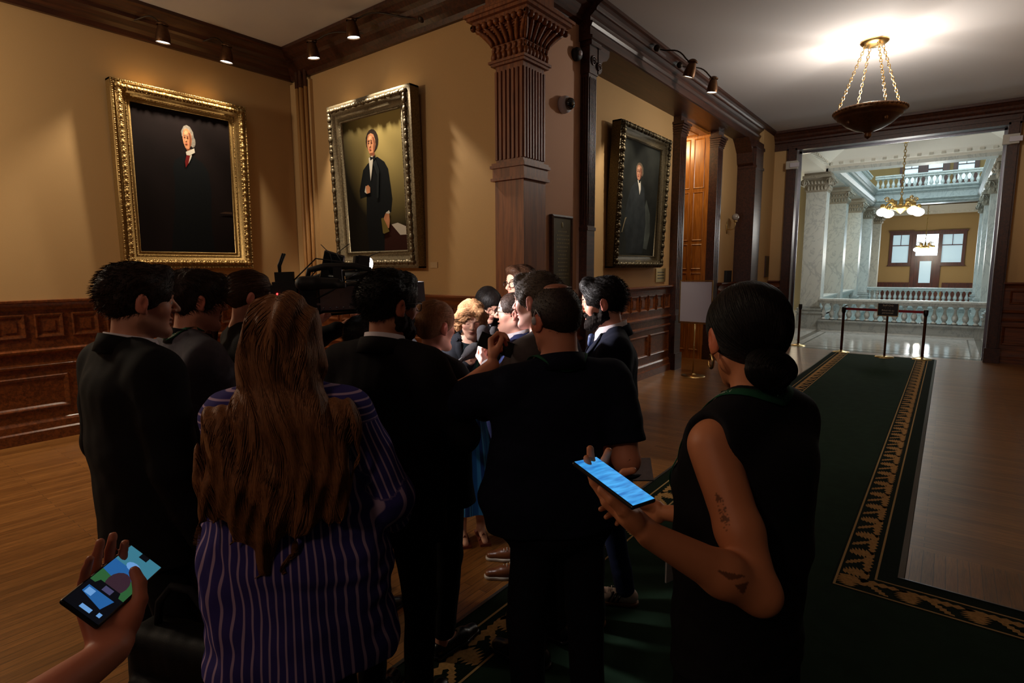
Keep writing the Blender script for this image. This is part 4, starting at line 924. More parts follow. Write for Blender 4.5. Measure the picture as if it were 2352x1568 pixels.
def ik(S,W,L1,L2,hint):
    v=W-S; D=np.linalg.norm(v); 
    if D>.985*(L1+L2): W=S+v/D*.985*(L1+L2); v=W-S; D=np.linalg.norm(v)
    a=(L1*L1-L2*L2+D*D)/(2*D); hh=math.sqrt(max(L1*L1-a*a,0)); u=v/D; h=np.array(hint,float); h=h-u*(h@u); h=nrm(h)
    return S+u*a+h*hh,W
def ribbon(f,pts,width,off,name,m,parent,thick=.0015,side=None):
    """cloth ribbon following surface f through points"""
    P=np.array(pts,float); 
    d=np.r_[0,np.cumsum(np.linalg.norm(np.diff(P,axis=0),axis=1))]; t=np.linspace(0,d[-1],max(12,int(d[-1]/.012))); P=np.stack([np.interp(t,d,P[:,i]) for i in range(3)],1)
    for _ in range(8):
        g=f.grad(P); dd=f.ev(P); P=P-g*(np.maximum(dd,-.05)-off)[:,None]*.7
        P[1:-1]=P[1:-1]*.5+(P[:-2]+P[2:])*.25
    g=f.grad(P); T=np.gradient(P,axis=0); T/=np.linalg.norm(T,axis=1)[:,None]; s=np.cross(T,g); s/=np.linalg.norm(s,axis=1)[:,None]
    if side is not None: 
        ss=np.array(side,float); s=np.tile(ss,(len(P),1))
    ribbon.last=(P,T,s,g,thick,parent)
    n=len(P); V=np.concatenate([P-s*width/2,P+s*width/2,P+s*width/2+g*thick,P-s*width/2+g*thick]); F=[]
    for i in range(n-1):
        for j in range(4): a=j*n+i;b=((j+1)%4)*n+i; F.append((a,b,b+1,a+1))
    return mesh_obj(name,V,np.array(F),m,parent)
def ribbon_text(string,size,start,m,flip=1,gap=.0007):
    P,T,s,g,th,parent=ribbon.last; d=np.r_[0,np.cumsum(np.linalg.norm(np.diff(P,axis=0),axis=1))]
    cu=bpy.data.curves.new('t','FONT'); cu.body=string; cu.size=size; cu.align_x='LEFT'; cu.align_y='CENTER'; o=bpy.data.objects.new('t',cu); COL.objects.link(o); bpy.context.view_layer.update()
    me=bpy.data.meshes.new_from_object(o.evaluated_get(bpy.context.evaluated_depsgraph_get())); bpy.data.objects.remove(o)
    n=len(me.vertices); X=np.empty(n*3); me.vertices.foreach_get('co',X); X=X.reshape(-1,3); u=start+flip*X[:,0]; it=lambda A:np.stack([np.interp(u,d,A[:,i]) for i in range(3)],1)
    Q=it(P)+it(s)*(-X[:,1]*flip)[:,None]+it(g)*(th+gap); me.vertices.foreach_set('co',Q.ravel()); me.materials.clear(); me.materials.append(m); me.name='printed_lettering'; me.update()
    q=bpy.data.objects.new('printed_lettering',me); COL.objects.link(q); q.parent=parent; return q
def person(name,label,pos,rz,S=1.75,w=1.,dp=1.,sex='m',skin=SK,hs=None,hy=0,hp=0,hr=0,ho=None,arms=None,top=None,bottom=None,shoes=None,legs=True,res=.0042,cres=.008,group=None,belly=0,stance=.10,feetrot=(0,0),seed=0,bust=0,lean=0,smat=None):
    """build one person standing at pos, facing local +Y turned by rz degrees; hy/hp/hr head yaw, pitch(down +), roll in degrees"""
    ho=ho or {}; arms=arms or {}; s=S/1.75; hs=hs or s*1.03; rng=np.random.RandomState(seed)
    root=empty(name,(pos[0],pos[1],.0135 if -1.95<pos[0]<4 else 0),math.radians(rz),label,'person',group)
    Rz=rotz(math.radians(rz)); loc=lambda Pw:(np.array(Pw,float)-np.array([pos[0],pos[1],0]))@Rz
    lv=lambda v:np.array(v,float)@Rz
    fem=sex=='f'; x=np.array([1,0,0.])
    LX=lambda z:lean*max(0,z-.95)   # forward lean
    def b(X,Y,Z): return np.array([X*s,(Y+LX(Z))*s,Z*s])
    # head frame
    RH=rotz(-math.radians(hy))@rotx(-math.radians(hp))@roty(math.radians(hr)); piv=b(0,-.005,1.495); HC=piv+RH@(np.array([0,.022,.135])*hs/1.0)
    body=SDF(); sw=.165*w if not fem else .148*w
    # neck + torso + arms
    nr=.056 if not fem else .044; nr*=ho.get('neck',1)
    body.cone(b(0,-.012,1.40),b(0,-.014,1.47),nr*1.0*s,nr*1.0*s,.03); body.cone(b(0,-.014,1.47),HC+RH@(np.array([0,-.022,-.045])*hs),nr*1.03*s,nr*s,.03)
    body.cone(b(-sw*.85,-.02,1.42),b(sw*.85,-.02,1.42),.045*s,.045*s,.04)
    for sg in (-1,1): body.cone(b(sg*.03,-.025,1.475),b(sg*sw*.8,-.02,1.43),.035*s,.04*s,.04)
    fl=(x,.68/ w if w>0 else .68)
    body.cone(b(0,0,1.15),b(0,-.005,1.34),.098*s*dp,.105*s*dp,.03,1,fl); body.cone(b(0,0,.95),b(0,0,1.15),.1*s*dp,.095*s*dp,.04,1,fl)
    A={}
    for nm,sg in (('L',-1),('R',1)):
        a=arms.get(nm,{}); sh=b(sg*sw*1.02,-.02,1.415)
        W=loc(a['w']) if 'w' in a else b(sg*(sw+.075),.06,.86)
        el,W=ik(sh,W,.295*s,.262*s,lv(a['hintw']) if 'hintw' in a else a.get('hint',(sg*.5,-1,-.2)))
        ar=a.get('r',1.)*(1 if not fem else .85)
        d=lv(a['d']) if 'd' in a else nrm(W-el); n=lv(a['n']) if 'n' in a else np.array([-sg*1.,0.2,0])
        A[nm]=(sh,el,W,d,n,ar)
        body.cone(sh,sh*.4+el*.6,.05*s*ar,.045*s*ar,.03); body.cone(sh*.4+el*.6,el,.045*s*ar,.037*s*ar,.02)
        body.cone(el,el*.65+W*.35,.039*s*ar,.041*s*ar,.02); body.cone(el*.65+W*.35,W,.041*s*ar,.025*s*ar,.02)
        if a.get('hand',1): hand_sdf(body,W+nrm(d)*.012,d,n,sg,a.get('curl',FCURL),a.get('thumb',.3),a.get('spread',0),a.get('hsc',1.03*s))
    if legs!='trouser':
        pass
    if bottom and bottom.get('bare'):
        for sg in (-1,1):
            X=stance*sg; body.cone(b(X*.9,0,.9),b(X,.01,.5),.08*s,.052*s,.03); body.cone(b(X,.01,.5),b(X,-.025,.33),.05*s,.052*s,.02); body.cone(b(X,-.025,.33),b(X,-.02,.08),.05*s,.032*s,.02); body.cone(b(X,-.03,.05),b(X,.14,.025),.03*s,.02*s,.02)
    body.frame(RH,HC,hs); head_sdf(body,ho,sex,ho.get('jaw',1 if not fem else .93)); body.frame()
    V,F=body.mesh(res)
    q=((V-HC)@RH)/hs; C=headcol(q,skin,ho); far=(np.abs(q)>np.array([.1,.14,.14])).any(1); C[far]=lin(skin)
    if ho.get('colf'): C=ho['colf'](V,C,A)
    o=mesh_obj('body',V,F,smat or skinmat('skin',skin),root,col=C)
    # eyes, brows
    ew=mat('eye_white',srgb(205,198,190),.2); ei=mat('iris',srgb(40,26,18),.15)
    gaze=ho.get('closed',False)
    if not gaze:
        for sg in (-1,1):
            m=MB(); m.sph((0,0,0),.0118*hs,0,12); m.sph((0,.0072*hs,0),.0056*hs,1,8)
            e=m.obj('eye',[ew,ei],root); M=Matrix([list(r) for r in RH]).to_4x4(); M.translation=Vector(HC+RH@(np.array([sg*.030,.0735,.003])*hs)); e.matrix_local=M
    hm=ho.get('hair')
    if hm:
        for sg in (-1,1):
            bw=SDF().frame(RH,HC,hs); bw.cone((sg*.014,.0905,.0255),(sg*.034,.086,.031),.0032,.0034,.003).cone((sg*.034,.086,.031),(sg*.048,.072,.026),.0034,.0016,.003)
            v,f_=bw.mesh(.0024*hs); mesh_obj('eyebrow',v,f_,hm,root)
    return dict(root=root,s=s,hs=hs,RH=RH,HC=HC,body=body,A=A,b=b,loc=loc,lv=lv,w=w,dp=dp,sw=sw,fem=fem,S=S,rng=rng,cres=cres,stance=stance,belly=belly,bust=bust,pos=pos,rz=rz)
def folds(amp,sc=1.,seed=0,extra=None):
    r=np.random.RandomState(seed); D=r.randn(7,3); D/=np.linalg.norm(D,axis=1)[:,None]; fr=r.uniform(9,42,7)*sc; ph=r.uniform(0,6,7)
    def f(P):
        a=np.zeros(len(P)); w=.35*np.sin(P@D[0]*7+ph[0])+.35*np.sin(P@D[1]*11+ph[1])
        for i in range(2,7): a+=np.sin(P@D[i]*fr[i]+ph[i]+w*3)**3*(1.4 if i<4 else .8)
        a=a*amp/2.4
        return a if extra is None else a+extra(P)
    return f
def garment(p,kind='jacket',m=None,t=.022,hem=.80,sleeve='long',flare=.0,amp=.003,neckz=1.49,front=None,name=None,cresc=1,attr=None,col=None,seed=1,slack=0,collar=False,armhole=False,vdepth=.2,res=None,nw=0.0):
    """torso garment with sleeves as one surface"""
    b,s,w,dp,A,sw=p['b'],p['s'],p['w'],p['dp'],p['A'],p['sw']; g=SDF(); x=(1,0,0); fem=p['fem']
    T=t
    fl=(x,.66/w)
    g.cone(b(0,-.004,1.13),b(0,-.010,1.345),(.104*dp+T)*s,(.106*dp+T)*s,.03,1,fl)
    wr=(.100 if not fem else .088)
    g.cone(b(0,.004+p['belly']*.35,1.0),b(0,-.004,1.14),(wr*dp+T+p['belly']*.5+slack)*s,(wr*dp+T+slack*.6)*s,.05,1,(x,.68/w))
    g.cone(b(0,-.006,hem-.05),b(0,0,1.0),(.108*dp+T+flare+slack)*s,((.102 if not fem else .096)*dp+T+slack+p['belly']*.4)*s,.05,1,(x,.68/w))
    if p['bust']:
        for sg in (-1,1): g.ell(b(sg*.062,.085,1.28),(.062*s,.052*s+p['bust'],.062*s),.04)
    for sg in (-1,1):
        if kind!='sleeveless':
            g.cone(b(sg*.035,-.026,1.470),b(sg*sw*.92,-.022,1.428),(.037+T)*s,(.042+T)*s,.05)
        else: g.cone(b(sg*.035,-.022,1.485),b(sg*sw*.92,-.02,1.430),(.038+T)*s,(.050+T)*s,.04)
    if kind=='sleeveless': g.cone(b(0,-.012,1.44),b(0,-.01,1.485),.06*s,.052*s,.02)
    for nm,sg in (('L',-1),('R',1)):
        sh,el,W,d,n,ar=A[nm]; 
        if kind=='sleeveless': continue
        tt=T*.75+.004
        mid=sh*.5+el*.5
        g.cone(sh+np.array([-sg*.012,0,-.012])*s,mid,(.053*ar+tt)*s,(.049*ar+tt+slack*.3)*s,.035); 
        if sleeve=='short':
            u=nrm(el-sh); e=sh+(el-sh)*.78; g.cone(mid,e+u*.05,(.049*ar+tt+.002)*s,(.050*ar+tt+.006)*s,.02)
        else:
            g.cone(mid,el,(.049*ar+tt+slack*.3)*s,(.042*ar+tt+slack*.5)*s,.02)
            e=W-(W-el)*.02 if sleeve=='long' else el+(W-el)*.45
            g.cone(el,el*.4+e*.6,(.044*ar+tt+slack*.5)*s,(.038*ar+tt+slack*.4)*s,.02); g.cone(el*.4+e*.6,e,(.038*ar+tt+slack*.4)*s,(.030*ar+tt)*s,.02)
    if kind=='sleeveless':
        for nm,sg in (('L',-1),('R',1)):
            sh,el,W,d,n,ar=A[nm]; g.cone(sh+np.array([sg*.040,0,.030])*s,sh+(el-sh)*.75+np.array([sg*.05,0,0])*s,.045*s,.07*s,.016,-1)
    # neck opening
    nb=b(0,-.008,neckz)
    g.ell(b(0,.012,neckz+.035),((.064+nw)*s,(.070+nw)*s,.042*s),.010,-1)
    if front=='v':   # open lapel V and split below
        zt=neckz*s; zb=(neckz-.04-vdepth)*s; hw=.085*s
        def vf(P):
            d=(np.abs(P[:,0])-np.maximum(hw*(P[:,2]-zb)/(zt-zb),0.0))*.95
            return np.maximum(np.maximum(d,.015-P[:,1]),zb-P[:,2])
        g.p.append((vf,None,0,.004,-1))
        def sf(P): return np.maximum(np.maximum(np.abs(P[:,0]+.012)-.0025-np.maximum(0,(zb-.18*s)-P[:,2])*.12,.04-P[:,1]),P[:,2]-zb-.01)
        g.p.append((sf,None,0,.003,-1))
    g.cut((0,0,-1),b(0,0,hem),.006)
    if sleeve=='short':
        for nm in 'LR':
            sh,el,W,*_=A[nm]; u=nrm(el-sh); e=sh+(el-sh)*.78; R=np.array([np.cross(u,nrm(np.cross(u,(0,0.3,1)))),nrm(np.cross(u,(0,0.3,1))),u]).T
            g.bx(e+u*.06*s,(.085*s,.085*s,.06*s),.003,.004,-1,R)
    g.disp=folds(amp,1,seed); g.amp=amp*2
    V,F=g.mesh(res or p['cres']*cresc)
    # drop the part inside the body core is unnecessary; mesh is closed
    o=mesh_obj(name or kind,V,F,m,p['root'],attr=None if attr is None else attr(V,p),col=None if col is None else col(V,p))
    p['g_'+(name or kind)]=g
    return g
def neckband(p,m,name='collar',z0=1.462,z1=1.525,rx=.066,ry=.070,tilt=.35,thick=.004,gap=.25,flare=.012):
    b,s=p['b'],p['s']; mb=MB(); n=40; V=[]
    a0=PI/2+gap; a1=PI/2+2*PI-gap
    for i in range(n+1):
        a=a0+(a1-a0)*i/n; c,sn=math.cos(a),math.sin(a); zt=-tilt*sn*.055
        for r,z in ((flare,z0),(0,z1),(thick,z1),(flare+thick,z0)):
            V.append(b((rx+r)*c,-.008+(ry+r)*sn,z+zt))
    F=[(i*4+j,i*4+(j+1)%4,(i+1)*4+(j+1)%4,(i+1)*4+j) for i in range(n) for j in range(4)]+[(0,3,2,1),(n*4,n*4+1,n*4+2,n*4+3)]
    mb.add(V,F,0,True); return mb.obj(name,m,p['root'])
def trousers(p,m,name='trousers',wide=0.,amp=.003,shoe=None,sole=None,top=1.0,seed=3,feet=((0,0),(0,0)),sh=True,shoename='shoe',ankle=.09,stripes=None,low=False):
    b,s,st=p['b'],p['s'],p['stance']; g=SDF()
    g.cone(b(0,-.005,.90),b(0,0,top-.03),.118*s*p['dp'],.108*s*p['dp'],.03,1,((1,0,0),.68/p['w']))
    for i,sg in enumerate((-1,1)):
        fy=feet[i][1]; X=st*sg+feet[i][0]
        hip=b(sg*.085,-.008,.90); kn=b(X,.015+fy*.55,.50); an=b(X,-.03+fy,ankle)
        g.cone(hip,kn,.092*s,(.064+wide)*s,.03); g.cone(kn,an,(.064+wide)*s,(.052+wide)*s,.02)
    g.cut((0,0,-1),b(0,0,ankle-.045),.01); g.disp=folds(amp,1,seed); g.amp=amp*2
    V,F=g.mesh(p['cres']); mesh_obj(name,V,F,m,p['root'])
    if shoe:
        for i,sg in enumerate((-1,1)):
            X=st*sg+feet[i][0]; fy=feet[i][1]; make_shoe(p,X,fy,shoe,sole,shoename,stripes,low,sg)
def make_shoe(p,X,fy,m,sole,name,stripes=None,low=False,sg=1,ext=.0):
    b,s=p['b'],p['s']; f=SDF()
    f.cone(b(X,-.065+fy,.045),b(X+sg*.01,.09+fy,.04),.036*s,.036*s,.02); f.cone(b(X+sg*.01,.07+fy,.036),b(X+sg*.012,.165+fy,.03),.040*s,.033*s,.02,1,((0,0,1),1.25))
    if not low: f.cone(b(X,-.045+fy,.06),b(X,-.03+fy,.10),.036*s,.036*s,.02)
    else: f.ell(b(X,-.0+fy,.1),(.028*s,.075*s,.05*s),.01,-1)
    f.cut((0,0,-1),b(0,0,.014),.004); V,F=f.mesh(.0055); o=mesh_obj(name,V,F,m,p['root'])
    f=SDF(); f.cone(b(X,-.065+fy,.012),b(X+sg*.01,.08+fy,.012),.040*s,.042*s,.02); f.cone(b(X+sg*.01,.08+fy,.012),b(X+sg*.012,.168+fy,.012),.044*s,.036*s,.02); f.cut((0,0,-1),b(0,0,.0),.002); f.cut((0,0,1),b(0,0,.022),.002)
    V,F=f.mesh(.006); mesh_obj('sole',V,F,sole or m,o)
    if not low:
        for k in range(4):
            MB().tube([b(X-.022,.02+k*.02+fy,.092-k*.008),b(X,.022+k*.02+fy,.101-k*.008),b(X+.022,.02+k*.02+fy,.092-k*.008)],.0028,5).obj('lace',stripes[1] if stripes else sole or m,o)
    if stripes:
        for sd in (-1,1):
            for k in range(3):
                y=.0+k*.024+fy; xx=X+.004+sd*.0395
                MB().tube([b(xx-sd*.012,y-.018,.078),b(xx-sd*.002,y+.0,.05),b(xx+sd*.001,y+.012,.026)],.0055,6,0,flat=1).obj('stripe',stripes[0],o)
    return o
def hair_short(p,m,th=.012,front=.075,top=.0,slope=.76,off=.0,amp=.003,n=1600,L=.022,side=1.,name='hair',nape=-.08,bald=False,spikes=.12,sweep=(0,-.8,-.2),res=.0036,quiff=0):
    L=L*.55; RH,HC,hs=p['RH'],p['HC'],p['hs']; f=SDF().frame(RH,HC,hs); t=th
    t=t*.58
    f.ell((0,-.020,.030),(.074+t*side,.094+t,.087+t+top),.02); f.ell((0,.020,.040+top*.5),(.062+t*.8,.066+t*.6,.062+t+top*.5),.03)
    if quiff: f.ell((0,.062,.088+quiff*.3),(.05,.035,.02+quiff),.02)
    for sg in (-1,1): f.cone((sg*.070,.002,.03),(sg*.068,.010,-.012),.010,.006,.01)
    # face opening & nape line
    f.ell((0,.128,-.010),(.072,.070,front+.010),.010,-1)
    f.ell((0,.03,-.085),(.1,.088,.075),.012,-1)
    for sg in (-1,1): f.ell((sg*.085,-.006,-.008),(.017,.024,.036),.008,-1)
    f.cut((0,0,-1),(0,0,nape),.012)
    if bald: f.ell((0,-.005,.128),(.05,.06,.035),.015,-1)
    f.frame(); f.disp=folds(amp*hs,3.2,int(p['rng'].randint(99))); f.amp=amp*2
    V,F=f.mesh(res*hs); o=mesh_obj(name,V,F,m,p['root'])
    if n:
        r=p['rng']; ix=r.choice(len(V),n); q=((V[ix]-HC)@RH)/hs; ok=(q[:,2]>-.05); P=V[ix][ok]; G=f.grad(P)
        sw=RH@np.array(sweep); pts=[P-G*.002]; d=G*spikes*.7+sw*.8+r.randn(*P.shape)*.16; d/=np.linalg.norm(d,axis=1)[:,None]
        for k in range(4):
            P=P+d*L*hs/4; g2=f.grad(P); dd=f.ev(P); P=P+g2*np.clip(.0012-dd,0,.01)[:,None]; pts.append(P); d=d+RH@np.array([0,0,-.12])+r.randn(*P.shape)*.08; d/=np.linalg.norm(d,axis=1)[:,None]
        v,ff=strands_mesh(np.stack(pts,1),.0011,.0003); mesh_obj('hair_wisps',v,ff,m,o)
    p['hairf']=f; return o
def beard(p,m,t=.006,name='beard',low=True):
    RH,HC,hs=p['RH'],p['HC'],p['hs']; f=SDF().frame(RH,HC,hs)
    f.ell((0,.028,-.035),(.056+t*.7,.056+t*.8,.072+t),.02)
    for s in (-1,1): f.cone((s*.050,-.008,-.040),(s*.046,-.004,-.056),.017+t,.019+t,.02); f.cone((s*.046,-.006,-.055),(s*.012,.068,-.098),.0195+t,.017+t,.025); f.cone((s*.071,.000,-.012),(s*.062,.0,-.045),.008,.014,.015)
    f.ell((0,.072,-.098),(.020+t,.014+t,.015+t),.02)
    for s in (-1,1): f.cone((s*.004,.0915,-.0445),(s*.024,.082,-.052),.0055,.006,.006)
    def up(P):
        q=((P-HC)@RH)/hs; lim=np.where(np.abs(q[:,0])<.03,-.040,-.040+(np.abs(q[:,0])-.03)*.75)+.0035*np.sin(q[:,0]*420+q[:,1]*260)+.003*np.sin(q[:,1]*330); return -(q[:,2]-lim)*hs
    f.p.append((up,None,0,.006,-1))
    f.ell((0,.094,-.061),(.020,.02,.0075),.004,-1); f.cut((0,-1,0),(0,-.028,0),.01); f.frame(); f.disp=folds(.0026*hs,8,3); f.amp=.006
    V,F=f.mesh(.0032*hs); return mesh_obj(name,V,F,m,p['root'])
def glasses(p,m=None,name='eyeglasses',w=.024,h=.019,rim=.0017):
    m=m or mat('dark_frame',srgb(24,16,12),.3); RH,HC,hs=p['RH'],p['HC'],p['hs']; X=lambda v:HC+RH@(np.array(v,float)*hs); mb=MB()
    for sg in (-1,1):
        pts=[X((sg*.0325+w*math.copysign(abs(math.cos(a))**.7,math.cos(a)),.098-.006*abs(math.cos(a)+sg*.3),.000+h*math.copysign(abs(math.sin(a))**.7,math.sin(a)))) for a in np.linspace(0,2*PI,25)[:-1]]
        mb.tube(pts,rim*hs,6,0,closed=True)
        mb.tube([X((sg*.056,.093,.008)),X((sg*.072,.075,.010)),X((sg*.083,.0,.010)),X((sg*.082,-.02,-.004))],rim*hs,6)
    mb.tube([X((-.0095,.100,.006)),X((0,.103,.009)),X((.0095,.100,.006))],rim*hs,6)
    o=mb.obj(name,m,p['root'])
    return o
def flow_strands(f,P,dirfn,K,step,r,jit,off=.001,r0=.0013,r1=.0005,stopz=None):
    pts=[P]; d=dirfn(P)
    for k in range(K):
        d=nrm2(dirfn(P)*.7+d*.5+r.randn(*P.shape)*jit); P=P+d*step; g=f.grad(P); dd=f.ev(P); P=P-g*np.clip(dd-off,-.02,.02)[:,None]*.9; pts.append(P)
    return strands_mesh(np.stack(pts,1),r0,r1)
def nrm2(v): return v/(np.linalg.norm(v,axis=1)[:,None]+1e-9)
def lanyard(p,f,m,wd=.018,z1=1.12,sidey=.0,neck=True,text=None,x1=.0):
    b=p['b']; out=[]
    pts=[b(-.01,-.10,1.50)]
    for sg in (-1,1):
        P=[b(0,-.11,1.475),b(sg*.05,-.075,1.49),b(sg*.075,-.01,1.475),b(sg*.072,.06,1.42),b(sg*.05,.11,1.33),b(x1+sg*.02,.14,1.2),b(x1,.15,z1)]
        out.append(ribbon(f,P,wd*p['s'],.0025,'lanyard',m,p['root']))
    return out

def lapels(p,g,m,vdepth=.2,neckz=1.49):
    b,s=p['b'],p['s']
    for sg in (-1,1):
        P=[b(sg*.055,-.07,neckz-.005),b(sg*.085,-.0,neckz-.022),b(sg*.098,.06,neckz-.05),b(sg*.085,.12,neckz-.11),b(sg*.045,.14,neckz-.04-vdepth*.75),b(sg*.018,.15,neckz-.045-vdepth)]
        ribbon(g,P,.045*s,.004,'lapel',m,p['root'],.003)
def tie(p,g,m,z1=1.12,name='tie',z0=1.455):
    b,s=p['b'],p['s']; k=SDF(); k.cone(b(0,.085,z0+.005),b(0,.095,z0-.028),.020*s,.013*s,.01); V,F=k.mesh(.005); o=mesh_obj(name,V,F,m,p['root'])
    r=ribbon(g,[b(0,.09,z0-.01),b(0,.12,z0-.08),b(0,.14,z0-.2),b(0,.15,z1)],.062*s,.007,'tie_blade',m,p['root'],.004); r.parent=o
def hair_cap(p,m,extra=None,th=.016,nape=-.075,front=.06,amp=.0025,res=.0036,n=1200,name='hair',L=.05,r0=.0011,back=(0,-.9,-.25),jit=.06,top=0,wav=3.,side=1.,seeds=None,grav=.25,K=10,sidecut=True,freq=3.2,vy=.128):
    RH,HC,hs=p['RH'],p['HC'],p['hs']; f=SDF().frame(RH,HC,hs); t=th
    f.ell((0,-.020,.030),(.074+t*side,.094+t,.087+t+top),.02); f.ell((0,.020,.042),(.062+t*.8,.064+t*.5,.062+t+top),.03)
    if extra: extra(f)
    f.ell((0,vy,-.012),(.070,.070,front+.02),.010,-1)
    if sidecut:
        f.ell((0,.03,-.085),(.1,.088,.070),.012,-1)
        for sg in (-1,1): f.ell((sg*.085,-.006,-.008),(.017,.022,.034),.008,-1)
        f.cut((0,0,-1),(0,0,nape),.012)
    f.frame(); f.disp=folds(amp*hs,freq,int(p['rng'].randint(99))); f.amp=amp*2
    return f
def finish_hair(p,f,m,name='hair',res=.0038,n=1500,dirfn=None,K=12,step=.008,jit=.05,r0=.0011,r1=.0004,off=.0012,zmin=None,wisp='hair_strands'):
    V,F=f.mesh(res); o=mesh_obj(name,V,F,m,p['root']); r=p['rng']
    if n:
        ix=r.choice(len(V),n); P=V[ix]
        if zmin is not None: P=P[P[:,2]>zmin]
        v,ff=flow_strands(f,P,dirfn,K,step,r,jit,off,r0,r1); mesh_obj(wisp,v,ff,m,o)
    return o
# ================================================================= THE SCRUM
HBD=mat('black_beard',srgb(26,19,16),.8,spec=.1,bump=(220,.8,.002),noise=(90,.3))
BLK=cloth('black_suit_wool',srgb(21,20,22)); BLK2=cloth('black_knit',srgb(27,26,29)); NVY=cloth('navy_suit_wool',srgb(38,46,84)); NVD=cloth('dark_navy_wool',srgb(24,27,42)); PLO=cloth('navy_pique_cotton',srgb(20,23,38),bs=500)
GRYS=cloth('grey_marl_knit',srgb(92,90,100)); GRYJ=cloth('grey_tweed',srgb(84,78,78)); WSH=cloth('white_shirt_cotton',srgb(214,206,212)); JEAN=cloth('dark_denim',srgb(34,42,70)); TRB=cloth('black_trouser_cloth',srgb(24,24,27))
GRN=cloth('green_lanyard_ribbon',srgb(34,82,58)); 
LBK=mat('black_shoe_leather',srgb(22,20,20),.3); LBR=mat('brown_shoe_leather',srgb(110,62,34),.32); SOLW=mat('white_rubber_sole',srgb(190,180,165),.6); GUM=mat('gum_rubber_sole',srgb(130,88,56),.6); SNW=mat('white_sneaker_leather',srgb(212,190,180),.5)
HBK=hairmat('black_hair',srgb(20,15,13),.36); HDB=hairmat('dark_brown_hair',srgb(44,28,20)); HMB=hairmat('mid_brown_hair',srgb(72,46,30)); HGY=hairmat('greying_brown_hair',srgb(86,72,62)); HLB=hairmat('long_chestnut_hair',srgb(132,86,52),.4); HBL=hairmat('strawberry_blonde_hair',srgb(198,150,108),.4); HPT=hairmat('light_brown_tied_hair',srgb(150,106,70),.38)
def jcollar(p,m,z1=1.512): return neckband(p,m,'jacket_collar',1.455,z1,.082,.082,.5,.006,1.1,.02)
def wtext(s,size,P,m,root,R,name='printed_lettering'):
    o=text(s,size,(0,0,0),(0,0,0),m,root,name); M=Matrix([list(r) for r in np.array(R).T]).to_4x4(); M.translation=Vector(P); o.matrix_local=M; return o
# --- man in black blazer, far left, right-hand profile
p=person('person','man in black blazer and white shirt at far left, standing in profile facing right',(-2.27,.745),4,1.865,w=1.2,hy=12,hp=4,skin=srgb(196,138,112),ho=dict(hair=HDB,stubble=.4,jaw=1.05),seed=1,stance=.11,
  arms=dict(R=dict(w=(-1.97,.82,.86),hint=(.5,-.8,-.3),d=(.15,.12,-1),n=(-1,.2,0),curl=[1.1,1.1,1.1,1.1],thumb=.8),L=dict()))
garment(p,'shirt',WSH,t=.008,hem=.9); garment(p,'jacket',BLK,t=.026,hem=.78,front='v',seed=4,nw=.012); neckband(p,WSH,z1=1.522); jcollar(p,BLK); trousers(p,TRB,shoe=LBK,sole=LBK)
hair_short(p,HDB,.017,front=.078,n=2600,quiff=.012,L=.03,spikes=.18); 
# black bag hanging from his hand
t=empty('shoulder_bag',(-1.92,.70,.28),math.radians(20),'black zipped bag hanging at the hand of the far left man','bag')
f=SDF(); f.bx((0,0,.20),(.20,.075,.19),.05,.01); f.bx((0,-.08,.14),(.15,.03,.11),.025,.01); f.disp=folds(.005,1,9); f.amp=.01; V,F=f.mesh(.009); mesh_obj('bag_body',V,F,cloth('black_nylon',srgb(20,20,22),.6),t)
MB().tube([(-.12,0,.37),(-.10,0,.47),(-.04,0,.535),(.04,0,.535),(.10,0,.47),(.12,0,.37)],.013,8).obj('handle',BLK2,t)
m=MB(); m.tube([(-.15,-.112,.22),(.15,-.112,.22)],.003,5); m.box((.13,-.118,.19),(.14,-.112,.225)); m.obj('zip',BRASS,t)
m=MB().tube([(.17,-.02,.40),(.20,-.03,.46),(.23,-.03,.44),(.22,-.03,.38),(.18,-.02,.37)],.003,6); m.obj('key_ring',mat('steel_wire',srgb(150,140,130),.3,metal=1),t)
# --- man in grey knit, arms folded
p=person('person','young man in grey knit sweater with folded arms beside the far left man',(-2.59,1.07),2,1.84,w=1.02,hy=10,hp=6,skin=srgb(196,134,108),ho=dict(hair=HDB,stubble=.5),seed=2,
  arms=dict(R=dict(w=(-2.70,1.36,1.22),hint=(.5,.2,-.9),d=(-.9,.25,.2),n=(0,-1,0),curl=[.4]*4),L=dict(w=(-2.42,1.34,1.16),hint=(-.8,.2,-.6),d=(.9,.2,.1),n=(0,-1,0),curl=[.4]*4)))
g=garment(p,'sweater',GRYS,t=.020,hem=.88,amp=.005,seed=7,slack=.01); trousers(p,JEAN,shoe=mat('tan_suede',srgb(110,78,52),.8),sole=SOLW); neckband(p,BLK2,'collar',1.45,1.512,.074,.074,.4,.008,.5,.014)
ribbon(g,[p['b'](-.07,.01,1.50),p['b'](-.06,-.06,1.49),p['b'](0,-.09,1.48),p['b'](.06,-.06,1.49),p['b'](.07,.01,1.50)],.018,.006,'lanyard',GRN,p['root'])
ribbon_text('LEGISLATIVE',.012,.19,SIGNW,1)
hair_short(p,HDB,.021,front=.066,n=3200,quiff=.010,L=.045,spikes=.16,sweep=(0,.5,-.3),amp=.005)
